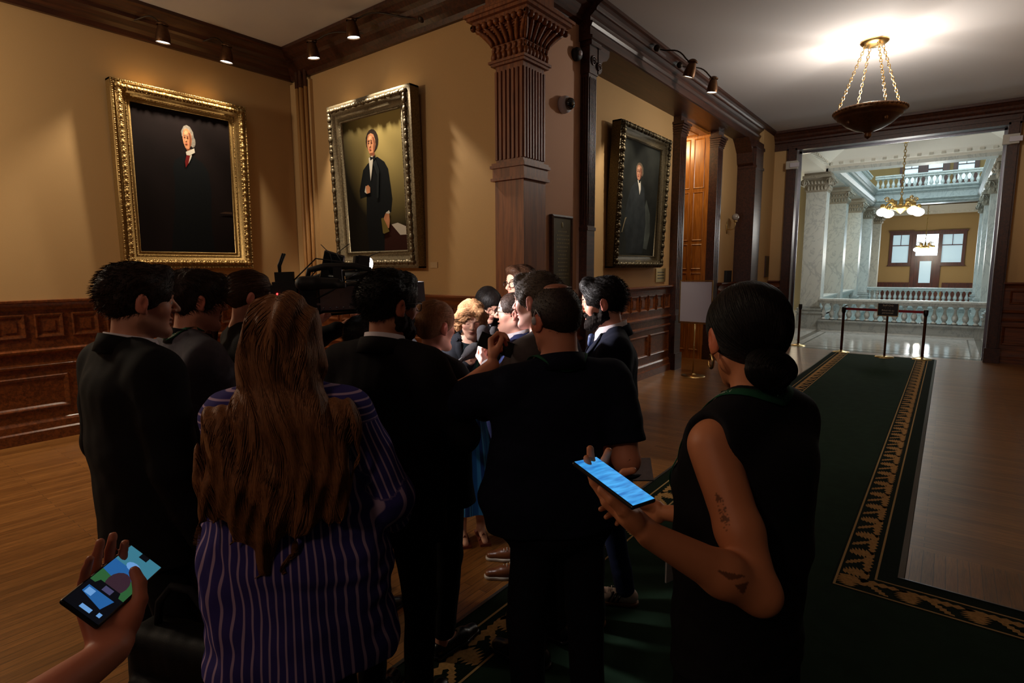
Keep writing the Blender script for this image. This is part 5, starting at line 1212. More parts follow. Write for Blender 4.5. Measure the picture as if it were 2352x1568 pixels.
# --- camera operator with ponytail
p=person('person','camera operator in black top with hair tied back, pressed to the television camera',(-2.84,1.44),-14,1.835,w=.95,hy=6,hp=5,skin=srgb(206,146,122),ho=dict(hair=HMB),seed=3,
  arms=dict(R=dict(w=(-2.54,1.62,1.56),hint=(.6,.1,-.8),d=(.2,.8,.5),n=(-.3,0,1),curl=[.9]*4),L=dict(w=(-2.66,1.86,1.52),hint=(-.6,.1,-.8),d=(.4,.9,.1),n=(.3,0,1),curl=[.8]*4)))
garment(p,'long_sleeved_top',BLK2,t=.014,hem=.88,amp=.004,seed=5); trousers(p,TRB,shoe=LBK)
def ex(f):
    f.ell((0,-.115,.0),(.032,.03,.035),.01); f.cone((0,-.13,.0),(.0,-.165,-.10),.030,.036,.02); f.cone((0,-.165,-.10),(.015,-.16,-.26),.036,.014,.02)
f=hair_cap(p,HMB,None,th=.010,front=.05,vy=.122); RHm=p['RH']; finish_hair(p,f,HMB,dirfn=lambda P:np.tile(RHm@np.array([0,-1,-.3]),(len(P),1)),n=1500,K=8)
f=SDF().frame(p['RH'],p['HC'],p['hs']); ex(f); f.frame(); f.disp=folds(.003,3,3); f.amp=.006; finish_hair(p,f,hairmat('reddish_brown_hair',srgb(88,44,30)),name='ponytail',dirfn=lambda P:np.tile(np.array([0,-.1,-1.]),(len(P),1)),n=500,K=14,step=.012)
# --- long haired woman in striped shirt, back to camera
STR=bpy.data.materials.new('violet_striped_cotton'); STR.use_nodes=True; N_=STR.node_tree.nodes; L_=STR.node_tree.links; b_=N_['Principled BSDF']; b_.inputs['Roughness'].default_value=.85; b_.inputs['Specular IOR Level'].default_value=.1
at=N_.new('ShaderNodeAttribute'); at.attribute_name='su'; mm=N_.new('ShaderNodeMath'); mm.operation='MULTIPLY'; mm.inputs[1].default_value=1/.0205; L_.new(at.outputs['Fac'],mm.inputs[0])
fr=N_.new('ShaderNodeMath'); fr.operation='FRACT'; L_.new(mm.outputs[0],fr.inputs[0]); cr=N_.new('ShaderNodeValToRGB'); e=cr.color_ramp.elements; e[0].position=0.0; e[0].color=srgb(62,56,120); e[1].position=1; e[1].color=srgb(62,56,120)
for ps,c in ((.28,srgb(62,56,120)),(.33,srgb(176,150,180)),(.52,srgb(176,150,180)),(.57,srgb(62,56,120))): k=e.new(ps); k.color=c
L_.new(fr.outputs[0],cr.inputs[0]); L_.new(cr.outputs[0],b_.inputs['Base Color'])
p=person('person','woman with very long chestnut hair in violet striped shirt, back to the camera',(-1.50,.87),50,1.755,sex='f',w=1.15,hy=4,skin=srgb(200,146,120),ho=dict(hair=HLB),seed=4,cres=.0055,stance=.09,
  arms=dict(R=dict(w=(-1.48,1.22,.98),hint=(.45,-.5,-1),d=(-.8,.5,.2),n=(0,0,1),curl=[.6]*4),L=dict(w=(-1.78,1.14,1.02),hint=(-.3,-.2,-1),d=(.6,.7,.1),n=(0,0,1),curl=[.6]*4)))
def su(V,p):
    A=p['A']; s=p['s']; tor=np.arctan2(V[:,0],-V[:,1])*.155; out=tor.copy()
    th=np.hypot(V[:,0]*.72,V[:,1]); yoke=(V[:,2]>1.335*s)&(V[:,1]<.03); out[yoke]=V[yoke,2]
    for nm in 'LR':
        sh,el,W,*_=A[nm]; best=np.full(len(V),9.); u=np.zeros(len(V))
        for a,b_ in ((sh+(el-sh)*.12,el),(el,W)):
            ax=nrm(b_-a); L=np.linalg.norm(b_-a); q=V-a; tt=np.clip(q@ax,0,L); r=q-tt[:,None]*ax; d=np.linalg.norm(r,axis=1); e1=nrm(np.cross(ax,(0,1,0.1))); e2=np.cross(ax,e1)
            an=np.arctan2(r@e2,r@e1)*.072; m_=d<best; best[m_]=d[m_]; u[m_]=an[m_]
        sel=(best<.082)&(np.abs(V[:,0])>.155*s) ; out[sel]=u[sel]
        cap=(best<.095)&(np.linalg.norm(V-sh,axis=1)<.085)&(V[:,2]>sh[2]-.02); out[cap]=V[cap,2]
    return out
g=garment(p,'striped_shirt',STR,t=.026,hem=.66,amp=.008,slack=.030,flare=.008,attr=su,seed=12,res=.0055)
trousers(p,TRB,shoe=LBK,feet=((0,0),(0,0)))
RH,HC,hs=p['RH'],p['HC'],p['hs']; s=p['s']; b=p['b']
f=SDF().frame(RH,HC,hs); f.ell((0,-.020,.028),(.094,.116,.102),.03); f.ell((0,-.045,-.05),(.098,.095,.10),.04); f.ell((0,.12,-.03),(.07,.07,.10),.01,-1); f.frame()
x=(1,0,0)
f.cone(HC+np.array([0,-.06,-.08]),b(0,-.095,1.44),.085*s,.062*s,.04,1,(x,.72)); f.cone(b(0,-.095,1.44),b(-.01,-.150,1.27),.062*s,.040*s,.04,1,(x,.36)); f.cone(b(-.01,-.150,1.27),b(-.03,-.165,1.13),.036*s,.016*s,.03,1,(x,.30)); f.cone(b(-.09,-.105,1.40),b(-.15,-.135,1.20),.045*s,.016*s,.06,1,(x,.45))
f.cone(b(-.06,-.155,1.2),b(-.05,-.165,1.02),.025*s,.007*s,.03,1,(x,.6));f.cone(b(.07,-.11,1.40),b(.10,-.150,1.17),.042*s,.014*s,.06,1,(x,.45))
def wv(P): return .006*np.sin(P[:,0]*70+3*np.sin(P[:,2]*9))+.003*np.sin(P[:,0]*150+4*np.sin(P[:,2]*12+1))
f.disp=wv; f.amp=.011
def dr(P):
    d=np.tile(np.array([0,-.15,-1.]),(len(P),1)); top=np.clip((P[:,2]-(HC[2]-.01))/.09,0,1); d[:,0]+=np.sign(P[:,0]+.012)*top*1.2+ .35*np.sin(P[:,2]*14+P[:,0]*20)*(1-top); d[:,1]-=top*.3; return d/np.linalg.norm(d,axis=1)[:,None]
o=finish_hair(p,f,HLB,name='long_hair',res=.0055,n=3600,dirfn=dr,K=34,step=.014,jit=.05,r0=.0014,r1=.0004,off=.002)
p['hair_flow']=1
# --- man in dark suit, black hair, back to camera
p=person('person','tall bearded man in dark suit with thick black hair, seen from behind in the middle',(-1.67,1.38),22,1.82,w=1.14,hy=30,hp=2,skin=srgb(170,112,84),ho=dict(hair=HBK),seed=5,
  arms=dict(L=dict(w=(-1.95,1.72,1.12),hint=(-.5,-.4,-.8)),R=dict(w=(-1.62,1.76,1.12),hint=(.5,-.4,-.8))))
garment(p,'shirt',WSH,t=.008,hem=.9); garment(p,'jacket',cloth('dark_brown_black_wool',srgb(26,23,25)),t=.024,hem=.78,front='v',seed=9,nw=.008); neckband(p,WSH,z1=1.53); jcollar(p,MATS['dark_brown_black_wool'],1.508); trousers(p,TRB,shoe=LBK)
hair_short(p,HBK,.018,front=.075,n=3600,quiff=.006,top=.002,L=.03,spikes=.2,amp=.004); beard(p,HBD); glasses(p)
# --- low person with black hair and second camera
p=person('person','crouching dark haired person between the striped shirt woman and the suited man',(-2.40,1.80),-8,1.60,w=.95,hy=10,hp=8,skin=srgb(180,124,98),ho=dict(hair=HBK),seed=6,
  arms=dict(R=dict(w=(-2.30,2.02,1.50),hint=(.6,0,-.8),d=(.2,.8,.5),n=(-.5,0,1),curl=[.9]*4),L=dict(w=(-2.46,2.05,1.48),hint=(-.6,.1,-.8),d=(.2,.9,.1),n=(.5,0,1),curl=[.9]*4)))
garment(p,'sweater',BLK,t=.016,hem=.85); trousers(p,TRB,shoe=LBK); hair_short(p,HBK,.020,n=1500)
# --- ponytail woman in black blazer
p=person('person','woman with light brown ponytail in black blazer standing before the microphones',(-1.86,1.80),0,1.685,sex='f',w=1.12,hy=6,hp=3,skin=srgb(214,156,130),ho=dict(hair=HPT),seed=7,stance=.07,
  arms=dict(R=dict(w=(-1.90,2.16,1.20),hint=(.8,-.1,-.7),d=(0,.9,.3),n=(-1,0,0),curl=[1.1]*4,thumb=.8),L=dict(w=(-2.06,2.12,1.22),hint=(-.6,-.2,-.7),d=(-.1,.9,.4),n=(1,0,0),curl=[1.1]*4)))
garment(p,'blazer',BLK,t=.026,hem=.80,flare=.02,seed=14); jcollar(p,BLK,1.50)
trousers(p,TRB,wide=.004,shoe=None,ankle=.13)
for sg in (-1,1): 
    f=SDF(); b=p['b']; X=sg*.07; f.cone(b(X,-.05,.055),b(X,-.04,.16),.030*p['s'],.031*p['s'],.02); f.cone(b(X,-.05,.045),b(X,.08,.035),.030*p['s'],.030*p['s'],.02); f.cone(b(X,.08,.035),b(X,.14,.025),.030*p['s'],.024*p['s'],.02); V,F=f.mesh(.006); mesh_obj('foot',V,F,skinmat('skin_foot',srgb(206,140,116)),p['root'],col=np.tile(lin(srgb(206,140,116)),(len(V),1)))
    o=make_shoe(p,X,0,LBK,LBK,'flat_shoe',low=True,sg=sg)
f=hair_cap(p,HPT,None,th=.008,front=.052,amp=.0012,vy=.124); RHp=p['RH']; HCp=p['HC'].copy(); hsp=p['hs']
tgt=HCp+RHp@(np.array([0,-.13,.02])*hsp)
finish_hair(p,f,HPT,dirfn=lambda P:nrm2(tgt-P),n=2600,K=9,step=.009,jit=.02,r0=.0009)
f=SDF().frame(p['RH'],p['HC'],p['hs']); f.ell((0,-.122,.022),(.022,.02,.022),.01); f.cone((-.01,-.135,.02),(-.035,-.165,-.05),.030,.040,.02); f.cone((-.035,-.165,-.05),(-.05,-.15,-.21),.040,.016,.03); f.frame(); f.disp=folds(.0022,4,5); f.amp=.005
finish_hair(p,f,HPT,name='ponytail',dirfn=lambda P:np.tile(np.array([0,.02,-1.]),(len(P),1)),n=900,K=14,step=.010,jit=.05)
MB().tube([HCp+RHp@(np.array([.018*math.cos(a),-.128,.022+.02*math.sin(a)])*hsp) for a in np.linspace(0,2*PI,14)[:-1]],.006,6,0,closed=True).obj('hair_tie',BLKP if False else BLACKP,p['root'])
# --- blonde woman looking down
SKF=srgb(232,182,158)
p=person('person','woman with wavy strawberry blonde hair looking down, dark jacket and blue skirt',(-2.49,2.755),-128,1.645,sex='f',w=1.05,hy=4,hp=19,hr=-4,skin=SKF,ho=dict(hair=HBL,closed=True),seed=8,bust=.012,stance=.07,res=.0036,bottom=dict(bare=1),
  arms=dict(R=dict(w=(-2.22,2.44,1.30),hintw=(-.5,.2,-1),d=(.42,-.35,.25),n=(.35,.3,.6),curl=[.9,1.0,1.1,1.2],thumb=.8),L=dict(w=(-2.14,2.58,1.31),hintw=(.2,.6,-1),d=(.35,-.8,.12),n=(-.7,-.35,.2),curl=[1.0,1.1,1.15,1.2],thumb=.6)))
g0=garment(p,'blouse',cloth('dark_blouse',srgb(30,40,44)),t=.006,hem=.9); g=garment(p,'jacket',cloth('charcoal_jacket',srgb(40,42,48)),t=.020,hem=.86,front='v',vdepth=.24,seed=3,nw=.016); lapels(p,g,MATS['charcoal_jacket'],.24)
r=lanyard(p,g0,GRN,.016,1.10)
f=hair_cap(p,HBL,None,th=.018,front=.050,sidecut=False,vy=.124); f.frame(p['RH'],p['HC'],p['hs'])
for sg in (-1,1): f.ell((sg*.082,-.03,-.035),(.034,.062,.062),.02); f.cone((sg*.04,.075,.085),(sg*.082,.03,.03),.026,.028,.02)
f.ell((0,-.09,-.045),(.07,.05,.055),.03); f.ell((0,.135,-.025),(.056,.078,.092),.01,-1); f.frame(); f.disp=folds(.006,3.4,21); f.amp=.012
RHb=p['RH']; HCb=p['HC'].copy()
def db(P):
    q=(P-HCb)@RHb; ang=np.stack([np.sign(q[:,0])*np.clip(q[:,2]/.08,0,1)*1.2+.7*np.sin(q[:,2]*120+q[:,0]*60),-.5*np.ones(len(q))+.8*np.cos(q[:,2]*110),-1+0*q[:,0]],1); return nrm2(ang@RHb.T)
finish_hair(p,f,HBL,dirfn=db,n=3400,K=12,step=.008,jit=.12,r0=.0011,off=.003)
# skirt
BSK=bpy.data.materials.new('blue_striped_skirt_cloth'); BSK.use_nodes=True; N_=BSK.node_tree.nodes; L_=BSK.node_tree.links; b_=N_['Principled BSDF']; b_.inputs['Roughness'].default_value=.8
at=N_.new('ShaderNodeAttribute'); at.attribute_name='su'; cr=N_.new('ShaderNodeValToRGB'); cr.color_ramp.interpolation='CONSTANT'; e=cr.color_ramp.elements; e[0].color=srgb(30,110,190); e[1].position=.35; e[1].color=srgb(60,150,215)
k=e.new(.6); k.color=srgb(24,70,140); k=e.new(.85); k.color=srgb(80,170,225); L_.new(at.outputs['Fac'],cr.inputs[0]); L_.new(cr.outputs[0],b_.inputs['Base Color'])
nA=72;rows=16;V=[];U=[]; s=p['s']
for j in range(rows+1):
    z=1.0-.74*j/rows
    for i in range(nA):
        a=2*PI*i/nA; rr=(.135+.13*(j/rows)**.8)*(1+.06*(j/rows)*math.sin(a*11)); V.append((rr*math.cos(a)*s,rr*math.sin(a)*.82*s,z*s)); U.append((i/nA*13)%1)
F=[(j*nA+i,j*nA+(i+1)%nA,(j+1)*nA+(i+1)%nA,(j+1)*nA+i) for j in range(rows) for i in range(nA)]
mesh_obj('skirt',np.array(V),np.array(F),BSK,p['root'],attr=np.array(U))
for sg in (-1,1):
    b=p['b']; m=MB(); m.box(tuple(b(sg*.07-.04,-.08,.0)),tuple(b(sg*.07+.04,.165,.018))); m.tube([b(sg*.07-.038,.09,.015),b(sg*.07,.09,.062),b(sg*.07+.038,.09,.015)],.010,6,flat=.4); m.tube([b(sg*.07-.036,-.02,.015),b(sg*.07,.0,.085),b(sg*.07+.036,-.02,.015)],.008,6,flat=.4); m.obj('sandal',mat('brown_sandal',srgb(120,60,44),.5),p['root'])
# --- dark haired person with glasses behind
p=person('person','person with dark bob and glasses looking down behind the blonde woman',(-2.76,3.22),-116,1.72,sex='f',w=1.05,hy=-4,hp=26,skin=srgb(220,164,140),ho=dict(hair=HBK,closed=True),seed=9,
  arms=dict(R=dict(w=(-2.55,3.0,1.18),hintw=(-.5,.2,-1)),L=dict(w=(-2.5,3.2,1.18),hintw=(.2,.6,-1))))
garment(p,'jacket',BLK,t=.022,hem=.82,seed=3); neckband(p,WSH,z1=1.51); trousers(p,TRB,shoe=LBK)
f=hair_cap(p,HBK,None,th=.015,front=.046,sidecut=False,vy=.122); f.frame(p['RH'],p['HC'],p['hs'])
for sg in (-1,1): f.ell((sg*.078,.0,-.03),(.022,.055,.06),.02)
f.ell((0,-.07,-.05),(.07,.05,.06),.03); f.ell((0,.135,-.035),(.060,.07,.085),.01,-1); f.frame(); RH9=p['RH']
finish_hair(p,f,HBK,dirfn=lambda P:np.tile(RH9@np.array([0,.1,-1]),(len(P),1)),n=1000,K=8); glasses(p)
# --- the speaker
p=person('person','man speaking in navy suit, green tie and glasses, in left-hand profile under the light',(-2.00,2.62),128,1.70,w=1.16,dp=1.12,belly=.05,hy=2,hp=-3,skin=srgb(238,182,160),ho=dict(hair=HDB,mouth=.008,double=True,neck=1.12,jaw=1.06),seed=10,res=.0036,
  arms=dict(R=dict(),L=dict(w=(-2.30,2.46,.95),hint=(-.3,-.9,-.3))))
g0=garment(p,'shirt',WSH,t=.010,hem=.9,neckz=1.50); g=garment(p,'suit_jacket',NVY,t=.024,hem=.79,front='v',vdepth=.24,seed=6,nw=.014); neckband(p,WSH,z1=1.53,rx=.072,ry=.074,gap=.18)
tie(p,g0,mat('green_tie_silk',srgb(122,140,92),.5,noise=(120,.35))); lapels(p,g,NVY,.24); jcollar(p,NVY,1.505)
bb=p['b']; MB().sph(bb(-.085,.155,1.33),.009,0,10,(1,.5,1.3)).obj('lapel_pin',mat('silver_pin',srgb(220,220,230),.2,metal=1),p['root'])
trousers(p,NVD,shoe=LBR,sole=SOLW,feet=((0,0),(0,.02)),belly=0) if False else trousers(p,NVD,shoe=LBR,sole=SOLW)
hair_short(p,HDB,.010,front=.098,n=2600,L=.022,spikes=.12,quiff=.0,amp=.002); glasses(p,w=.022,h=.014)
# --- tall man with glasses behind the speaker
p=person('person','tall man with brown hair and dark glasses standing behind the speaker',(-2.42,3.26),160,1.865,w=1.08,hy=-4,hp=2,skin=srgb(232,172,146),ho=dict(hair=HMB,stubble=.25),seed=11)
garment(p,'shirt',WSH,t=.008,hem=.9); garment(p,'jacket',NVD,t=.024,hem=.8,front='v',seed=2); neckband(p,WSH); trousers(p,TRB,shoe=LBR,sole=SOLW)
hair_short(p,HMB,.016,front=.086,n=2600,L=.03,quiff=.010,spikes=.2); glasses(p,w=.025,h=.019,rim=.0022)
# --- grey haired man in tweed jacket between the speaker and the polo man
p=person('person','greying man in grey jacket facing away to the left, close behind the polo shirt man',(-1.44,2.08),96,1.81,w=1.06,hy=-2,hp=3,skin=srgb(232,178,162),ho=dict(hair=HGY),seed=12,
  arms=dict(L=dict(w=(-1.78,2.12,1.34),hint=(-.6,-.2,-.8),d=(-.8,.4,.5),n=(.2,.3,1),curl=[.8]*4,thumb=.7),R=dict(w=(-1.66,2.40,1.30),hint=(.6,.2,-.8))))
garment(p,'shirt',WSH,t=.008,hem=.9); garment(p,'jacket',GRYJ,t=.024,hem=.8,front='v',seed=8); neckband(p,WSH,z1=1.505); trousers(p,TRB,shoe=LBK)
hair_short(p,HGY,.015,front=.084,n=2600,L=.028,quiff=.012,spikes=.2)
# --- polo shirt man, back to camera
HFD=hairmat('short_faded_hair',srgb(46,32,27))
p=person('person','man in dark navy polo shirt with green lanyard, back to camera, holding up a phone',(-1.10,1.70),52,1.765,w=1.22,dp=1.14,hy=-14,hp=3,skin=srgb(212,140,110),ho=dict(hair=HFD,neck=1.14,jaw=1.06),seed=13,res=.0038,stance=.12,belly=.03,
  arms=dict(L=dict(w=(-1.43,1.72,1.45),hint=(-.9,-.2,-.6),d=(-.35,.35,.85),n=(.6,.6,.1),curl=[.7,.75,.8,.9],thumb=.75,r=1.1),R=dict(w=(-1.02,2.03,1.14),hintw=(.35,-.25,-1),d=(-.7,.6,.1),n=(-.3,-.3,.9),curl=[.8]*4,r=1.22)))
g=garment(p,'polo_shirt',PLO,t=.014,hem=.88,sleeve='short',amp=.005,seed=3,slack=.014,neckz=1.50); neckband(p,PLO,'shirt_collar',1.455,1.512,.082,.080,.45,.006,.6,.018)
ribbon(g,[p['b'](-.10,.05,1.475),p['b'](-.088,-.03,1.50),p['b'](-.03,-.095,1.475),p['b'](.03,-.095,1.475),p['b'](.088,-.03,1.50),p['b'](.10,.05,1.475)],.02,.010,'lanyard',GRN,p['root'])
trousers(p,cloth('black_jeans',srgb(22,23,30)),shoe=LBK,sole=GUM,wide=.01)
hair_short(p,HFD,.006,front=.085,n=1800,L=.010,spikes=.3,amp=.001,top=.004)
# scalp showing through the thin crown
f=SDF().frame(p['RH'],p['HC'],p['hs']); f.ell((0,-.012,.112),(.040,.055,.0165),.006); f.frame(); V,F=f.mesh(.004); mesh_obj('scalp',V,F,skinmat('skin_scalp',srgb(200,128,100)),p['root'],col=np.tile(lin(srgb(150,92,70)),(len(V),1)))
MB().sph(p['HC']+p['RH']@(np.array([-.088,-.006,.004])*p['hs']),.010,0,10,(1,.8,1.6)).tube([p['HC']+p['RH']@(np.array([-.088,.0,.012])*p['hs']),p['HC']+p['RH']@(np.array([-.088,-.018,.042])*p['hs']),p['HC']+p['RH']@(np.array([-.08,-.03,.02])*p['hs'])],.003,6).obj('earpiece',mat('pale_earpiece',srgb(200,200,205),.2,coat=1),p['root'])
# --- bearded man in navy blazer
p=person('person','bearded man in navy blazer with green lanyard and white sneakers, facing left',(-1.33,2.52),120,1.785,w=1.10,hy=4,hp=8,skin=srgb(222,160,136),ho=dict(hair=HBK),seed=14,res=.0038,
  arms=dict(L=dict(w=(-1.22,2.24,.90),hint=(-.3,-.9,-.2),d=(-.5,-.35,-.3),n=(.3,.3,1),curl=[.7]*4,thumb=.5),R=dict(w=(-1.62,2.62,1.0),hint=(.3,-.8,-.4),d=(-.9,-.3,0),n=(0,0,1))))
g0=garment(p,'shirt',WSH,t=.008,hem=.9,neckz=1.50); g=garment(p,'blazer',NVD,t=.024,hem=.80,front='v',vdepth=.24,seed=11,nw=.012); neckband(p,WSH,z1=1.53,gap=.2); lapels(p,g,NVD,.24); jcollar(p,NVD,1.505)
tie(p,g0,mat('blue_checked_tie',srgb(52,66,104),.5,noise=(90,.5))); lanyard(p,g0,GRN,.016,1.16,x1=.03)
trousers(p,JEAN,shoe=SNW,sole=GUM,shoename='sneaker',stripes=(LBK,SNW),feet=((0,.10),(0,-.08)))
hair_short(p,HBK,.017,front=.080,n=2800,quiff=.018,L=.032,spikes=.16); beard(p,HBD,.006)
# --- woman with low bun, foreground right
SKT=srgb(196,124,84)
def tatt(V,C,A):
    sh,el,W,*_=A['L']; ax=nrm(el-sh); L=np.linalg.norm(el-sh); q=V-sh; t=(q@ax)/L; e1=nrm(np.cross(ax,(0,0,1))); e2=np.cross(ax,e1); r=q-np.outer(q@ax,ax); x=np.arctan2(r@e2,r@e1); dist=np.linalg.norm(r,axis=1); arm=(dist<.07)
    vc=np.array([.33,-1.15,.58])@rotz(math.radians(72)); a0=math.atan2(vc@e2,vc@e1)
    def blob(tc,xc,tw,xw,f1,f2,thr):
        u=(t-tc)/tw; v=(x-a0-xc)/xw; v=(v*xw+PI)%(2*PI)-PI; v=v/xw
        return arm&(u*u+v*v<1)&(np.sin(u*f1+2*np.sin(v*f2))*np.cos(v*f2+u*3)>thr)
    m=blob(.47,TS*.45,.13,.20,9,5,.05)|blob(.86,TS*.55,.12,.40,7,5,-.05)
    ax2=nrm(W-el); q2=V-el; t2=(q2@ax2)/np.linalg.norm(W-el); r2=q2-np.outer(q2@ax2,ax2); e1=nrm(np.cross(ax2,(0,0,1))); e2=np.cross(ax2,e1); x2=np.arctan2(r2@e2,r2@e1); a1=math.atan2(vc@e2,vc@e1); z2=(x2-a1+PI)%(2*PI)-PI
    m|=(np.linalg.norm(r2,axis=1)<.06)&(t2>.26)&(t2<.50)&(np.abs(z2-.1)<(.52-t2)*1.5)&(np.sin(z2*7+t2*30)>-.5)
    C[m]=C[m]*.30; return C
TS=1
p=person('person','woman with low black bun, sleeveless black top and tattooed arm in right foreground',(-.355,1.378),72,1.79,sex='f',w=1.06,dp=1.04,hy=34,hp=8,hs=1.05,skin=SKT,ho=dict(hair=HBK,colf=tatt,neck=1.06),seed=15,res=.0032,cres=.006,bust=.012,stance=.09,
  arms=dict(L=dict(w=(-.410,.955,1.335),hintw=(.55,-.1,-.85),d=(-.62,-.06,.48),n=(.42,.16,.88),curl=[.18,.22,.35,.6],thumb=.1,hsc=1.04,r=1.18),R=dict(w=(-.62,1.52,1.12),hint=(.2,-.3,-1))))
g=garment(p,'sleeveless',BLK2,t=.017,hem=.86,amp=.003,neckz=1.512,seed=5,name='sleeveless_top'); trousers(p,cloth('black_skirt_cloth',srgb(22,22,25)),wide=.03,shoe=LBK)
f=SDF(); b=p['b']; f.cone(b(0,-.0,.5),b(0,-.005,.92),.125*p['s'],.122*p['s'],.04,1,((1,0,0),.66)); f.cut((0,0,-1),b(0,0,.48)); f.disp=folds(.004,1,4); f.amp=.01; V,F=f.mesh(.008); mesh_obj('skirt',V,F,MATS['black_skirt_cloth'],p['root'])
neckband(p,BLK2,'neck_binding',1.50,1.522,.064,.064,.35,.004,.1,.006)
bpt=p['b']
LTX=mat('lanyard_print',srgb(176,190,180),.7)
for sg in (-1,1):
    ribbon(g,[bpt(0,-.085,1.505),bpt(sg*.045,-.065,1.512),bpt(sg*.092,.0,1.48),bpt(sg*.115,.05,1.43),bpt(sg*.112,.10,1.36),bpt(sg*.07,.15,1.22),bpt(0,.17,1.08)],.024,.0035,'lanyard',GRN,p['root'])
    ribbon_text('LEGISLATIVE ASSEMBLY',.014,.27 if sg<0 else .085,LTX,-1 if sg<0 else 1); ribbon_text('OF ONTARIO',.014,.39 if sg<0 else .285,LTX,-1 if sg<0 else 1)
MB().box(tuple(bpt(-.045,.185,.96)),tuple(bpt(.045,.190,1.07))).obj('pass_card',mat('pass_card',srgb(150,150,150),.4),p['root'])
f=hair_cap(p,HBK,None,th=.012,front=.052,amp=.0008,vy=.122,nape=-.09); RHw=p['RH']; HCw=p['HC'].copy(); hsw=p['hs']; bt=HCw+RHw@(np.array([0,-.12,-.068])*hsw)
finish_hair(p,f,HBK,dirfn=lambda P:nrm2(bt-P),n=2800,K=10,step=.009,jit=.02,r0=.0008)
f=SDF().frame(RHw,HCw,hsw); f.ell((0,-.118,-.068),(.050,.040,.040),.01); f.cone((0,-.09,-.055),(0,-.12,-.068),.035,.03,.02); f.frame(); f.disp=lambda P:.0018*np.sin(np.arctan2(P[:,2]-bt[2],P[:,0]-bt[0])*3+np.linalg.norm(P-bt,axis=1)*260); f.amp=.003
def dbn(P): q=P-bt; return nrm2(np.cross(q,RHw@np.array([0,-1.,0.]))+.15*q)
finish_hair(p,f,HBK,name='hair_bun',dirfn=dbn,n=700,K=12,step=.007,jit=.04,r0=.0009)
ec=HCw+RHw@(np.array([-.083,-.004,-.052])*hsw); MB().tube([ec+RHw@np.array([0.0,.013*math.cos(a),.016*math.sin(a)]) for a in np.linspace(.5,2*PI+.1,22)],[.0022+.0018*math.sin(k*PI/21) for k in range(22)],8).obj('hoop_earring',BRASS,p['root'])
# finger ring
sh,el,W,d,n,ar=p['A']['L']; d=nrm(d); n=nrm(n-d*(n@d)); tt=-np.cross(d,n); rc=W+(d*.115+tt*-.016+n*.006)*1.04
MB().tube([rc+tt*.0098*math.cos(a)+n*.0098*math.sin(a) for a in np.linspace(0,2*PI,16)[:-1]],.0022,6,0,closed=True).obj('gold_ring',BRASS,p['root'])
PW=p
for sx,s_ in ((.42,'LEGISLATIVE'),(.30,'ASSEMBLY')): pass
# --- person at lower left holding a phone (body outside the frame)
p=person('person','hand and forearm of a person filming with a phone at lower left',(-1.06,-.22),8,1.72,w=1.05,skin=srgb(190,112,84),ho=dict(hair=HDB),seed=16,res=.004,
  arms=dict(R=dict(w=(-1.007,.262,1.239),hint=(.5,-.3,-1),d=(-.796,.152,.579),n=(.599,.287,.748),curl=[.20,.22,.24,.30],thumb=.5),L=dict(w=(-1.16,-.02,1.2),hint=(-.6,-.4,-.8))))
garment(p,'tshirt',BLK,t=.012,hem=.88,sleeve='short'); trousers(p,TRB,shoe=LBK); hair_short(p,HDB,n=400)
PF=p
# ================================================================= THINGS IN HANDS, CAMERAS
def basis(o,u,v):
    u=nrm(u); v=nrm(np.array(v,float)-u*np.dot(u,v)); w=np.cross(u,v); M=Matrix([list(r) for r in np.array([u,v,w]).T]).to_4x4(); M.translation=Vector(o); return M
def place(t,o,u,v): t.matrix_world=basis(o,u,v)
def phone(label,o,u,v,scr,L=.152,Wd=.073,extra=None):   # local x along length, y along width, z = screen side
    t=empty('phone',(0,0,0),0,label,'phone'); 
    f=SDF(); f.bx((0,0,0),(L/2,Wd/2,.0042),.004,.001); V,F=f.mesh(.0022); mesh_obj('case',V,F,mat('black_phone_case',srgb(16,16,18),.3),t)
    m=MB(); m.box((-L/2+.004,-Wd/2+.0035,.0040),(L/2-.004,Wd/2-.0035,.0046)); m.obj('screen',scr,t)
    if extra: extra(t,L,Wd)
    place(t,o,u,v); return t
BLU=bpy.data.materials.new('blue_lit_screen'); BLU.use_nodes=True; N_=BLU.node_tree.nodes; L_=BLU.node_tree.links; b_=N_['Principled BSDF']; b_.inputs['Base Color'].default_value=(0,0,0,1)
tc=N_.new('ShaderNodeTexCoord'); mp=N_.new('ShaderNodeMapping'); mp.inputs['Scale'].default_value=(120,18,1); L_.new(tc.outputs['Object'],mp.inputs[0]); n_=N_.new('ShaderNodeTexNoise'); n_.inputs['Scale'].default_value=1; L_.new(mp.outputs[0],n_.inputs['Vector'])
cr=N_.new('ShaderNodeValToRGB'); cr.color_ramp.elements[0].color=srgb(28,110,190); cr.color_ramp.elements[0].position=.3; cr.color_ramp.elements[1].color=srgb(70,175,245); cr.color_ramp.elements[1].position=.65; L_.new(n_.outputs[0],cr.inputs[0]); L_.new(cr.outputs[0],b_.inputs['Emission Color']); b_.inputs['Emission Strength'].default_value=1.0
A=PW['A']['L']
def ex1(t,L,W): MB().lathe([(.0,0),(.0032,0)],(-L/2+.012,0,.0049),14).obj('front_camera',BLACKP,t)
o=(arr(-.539,.923,1.466)+arr(-.405,.895,1.445))/2
phone('phone with bright blue screen in the hand of the woman with the bun',arr(-.468,.910,1.455),arr(.140,-.028,-.044),arr(.05,1,-.06),BLU,extra=ex1)
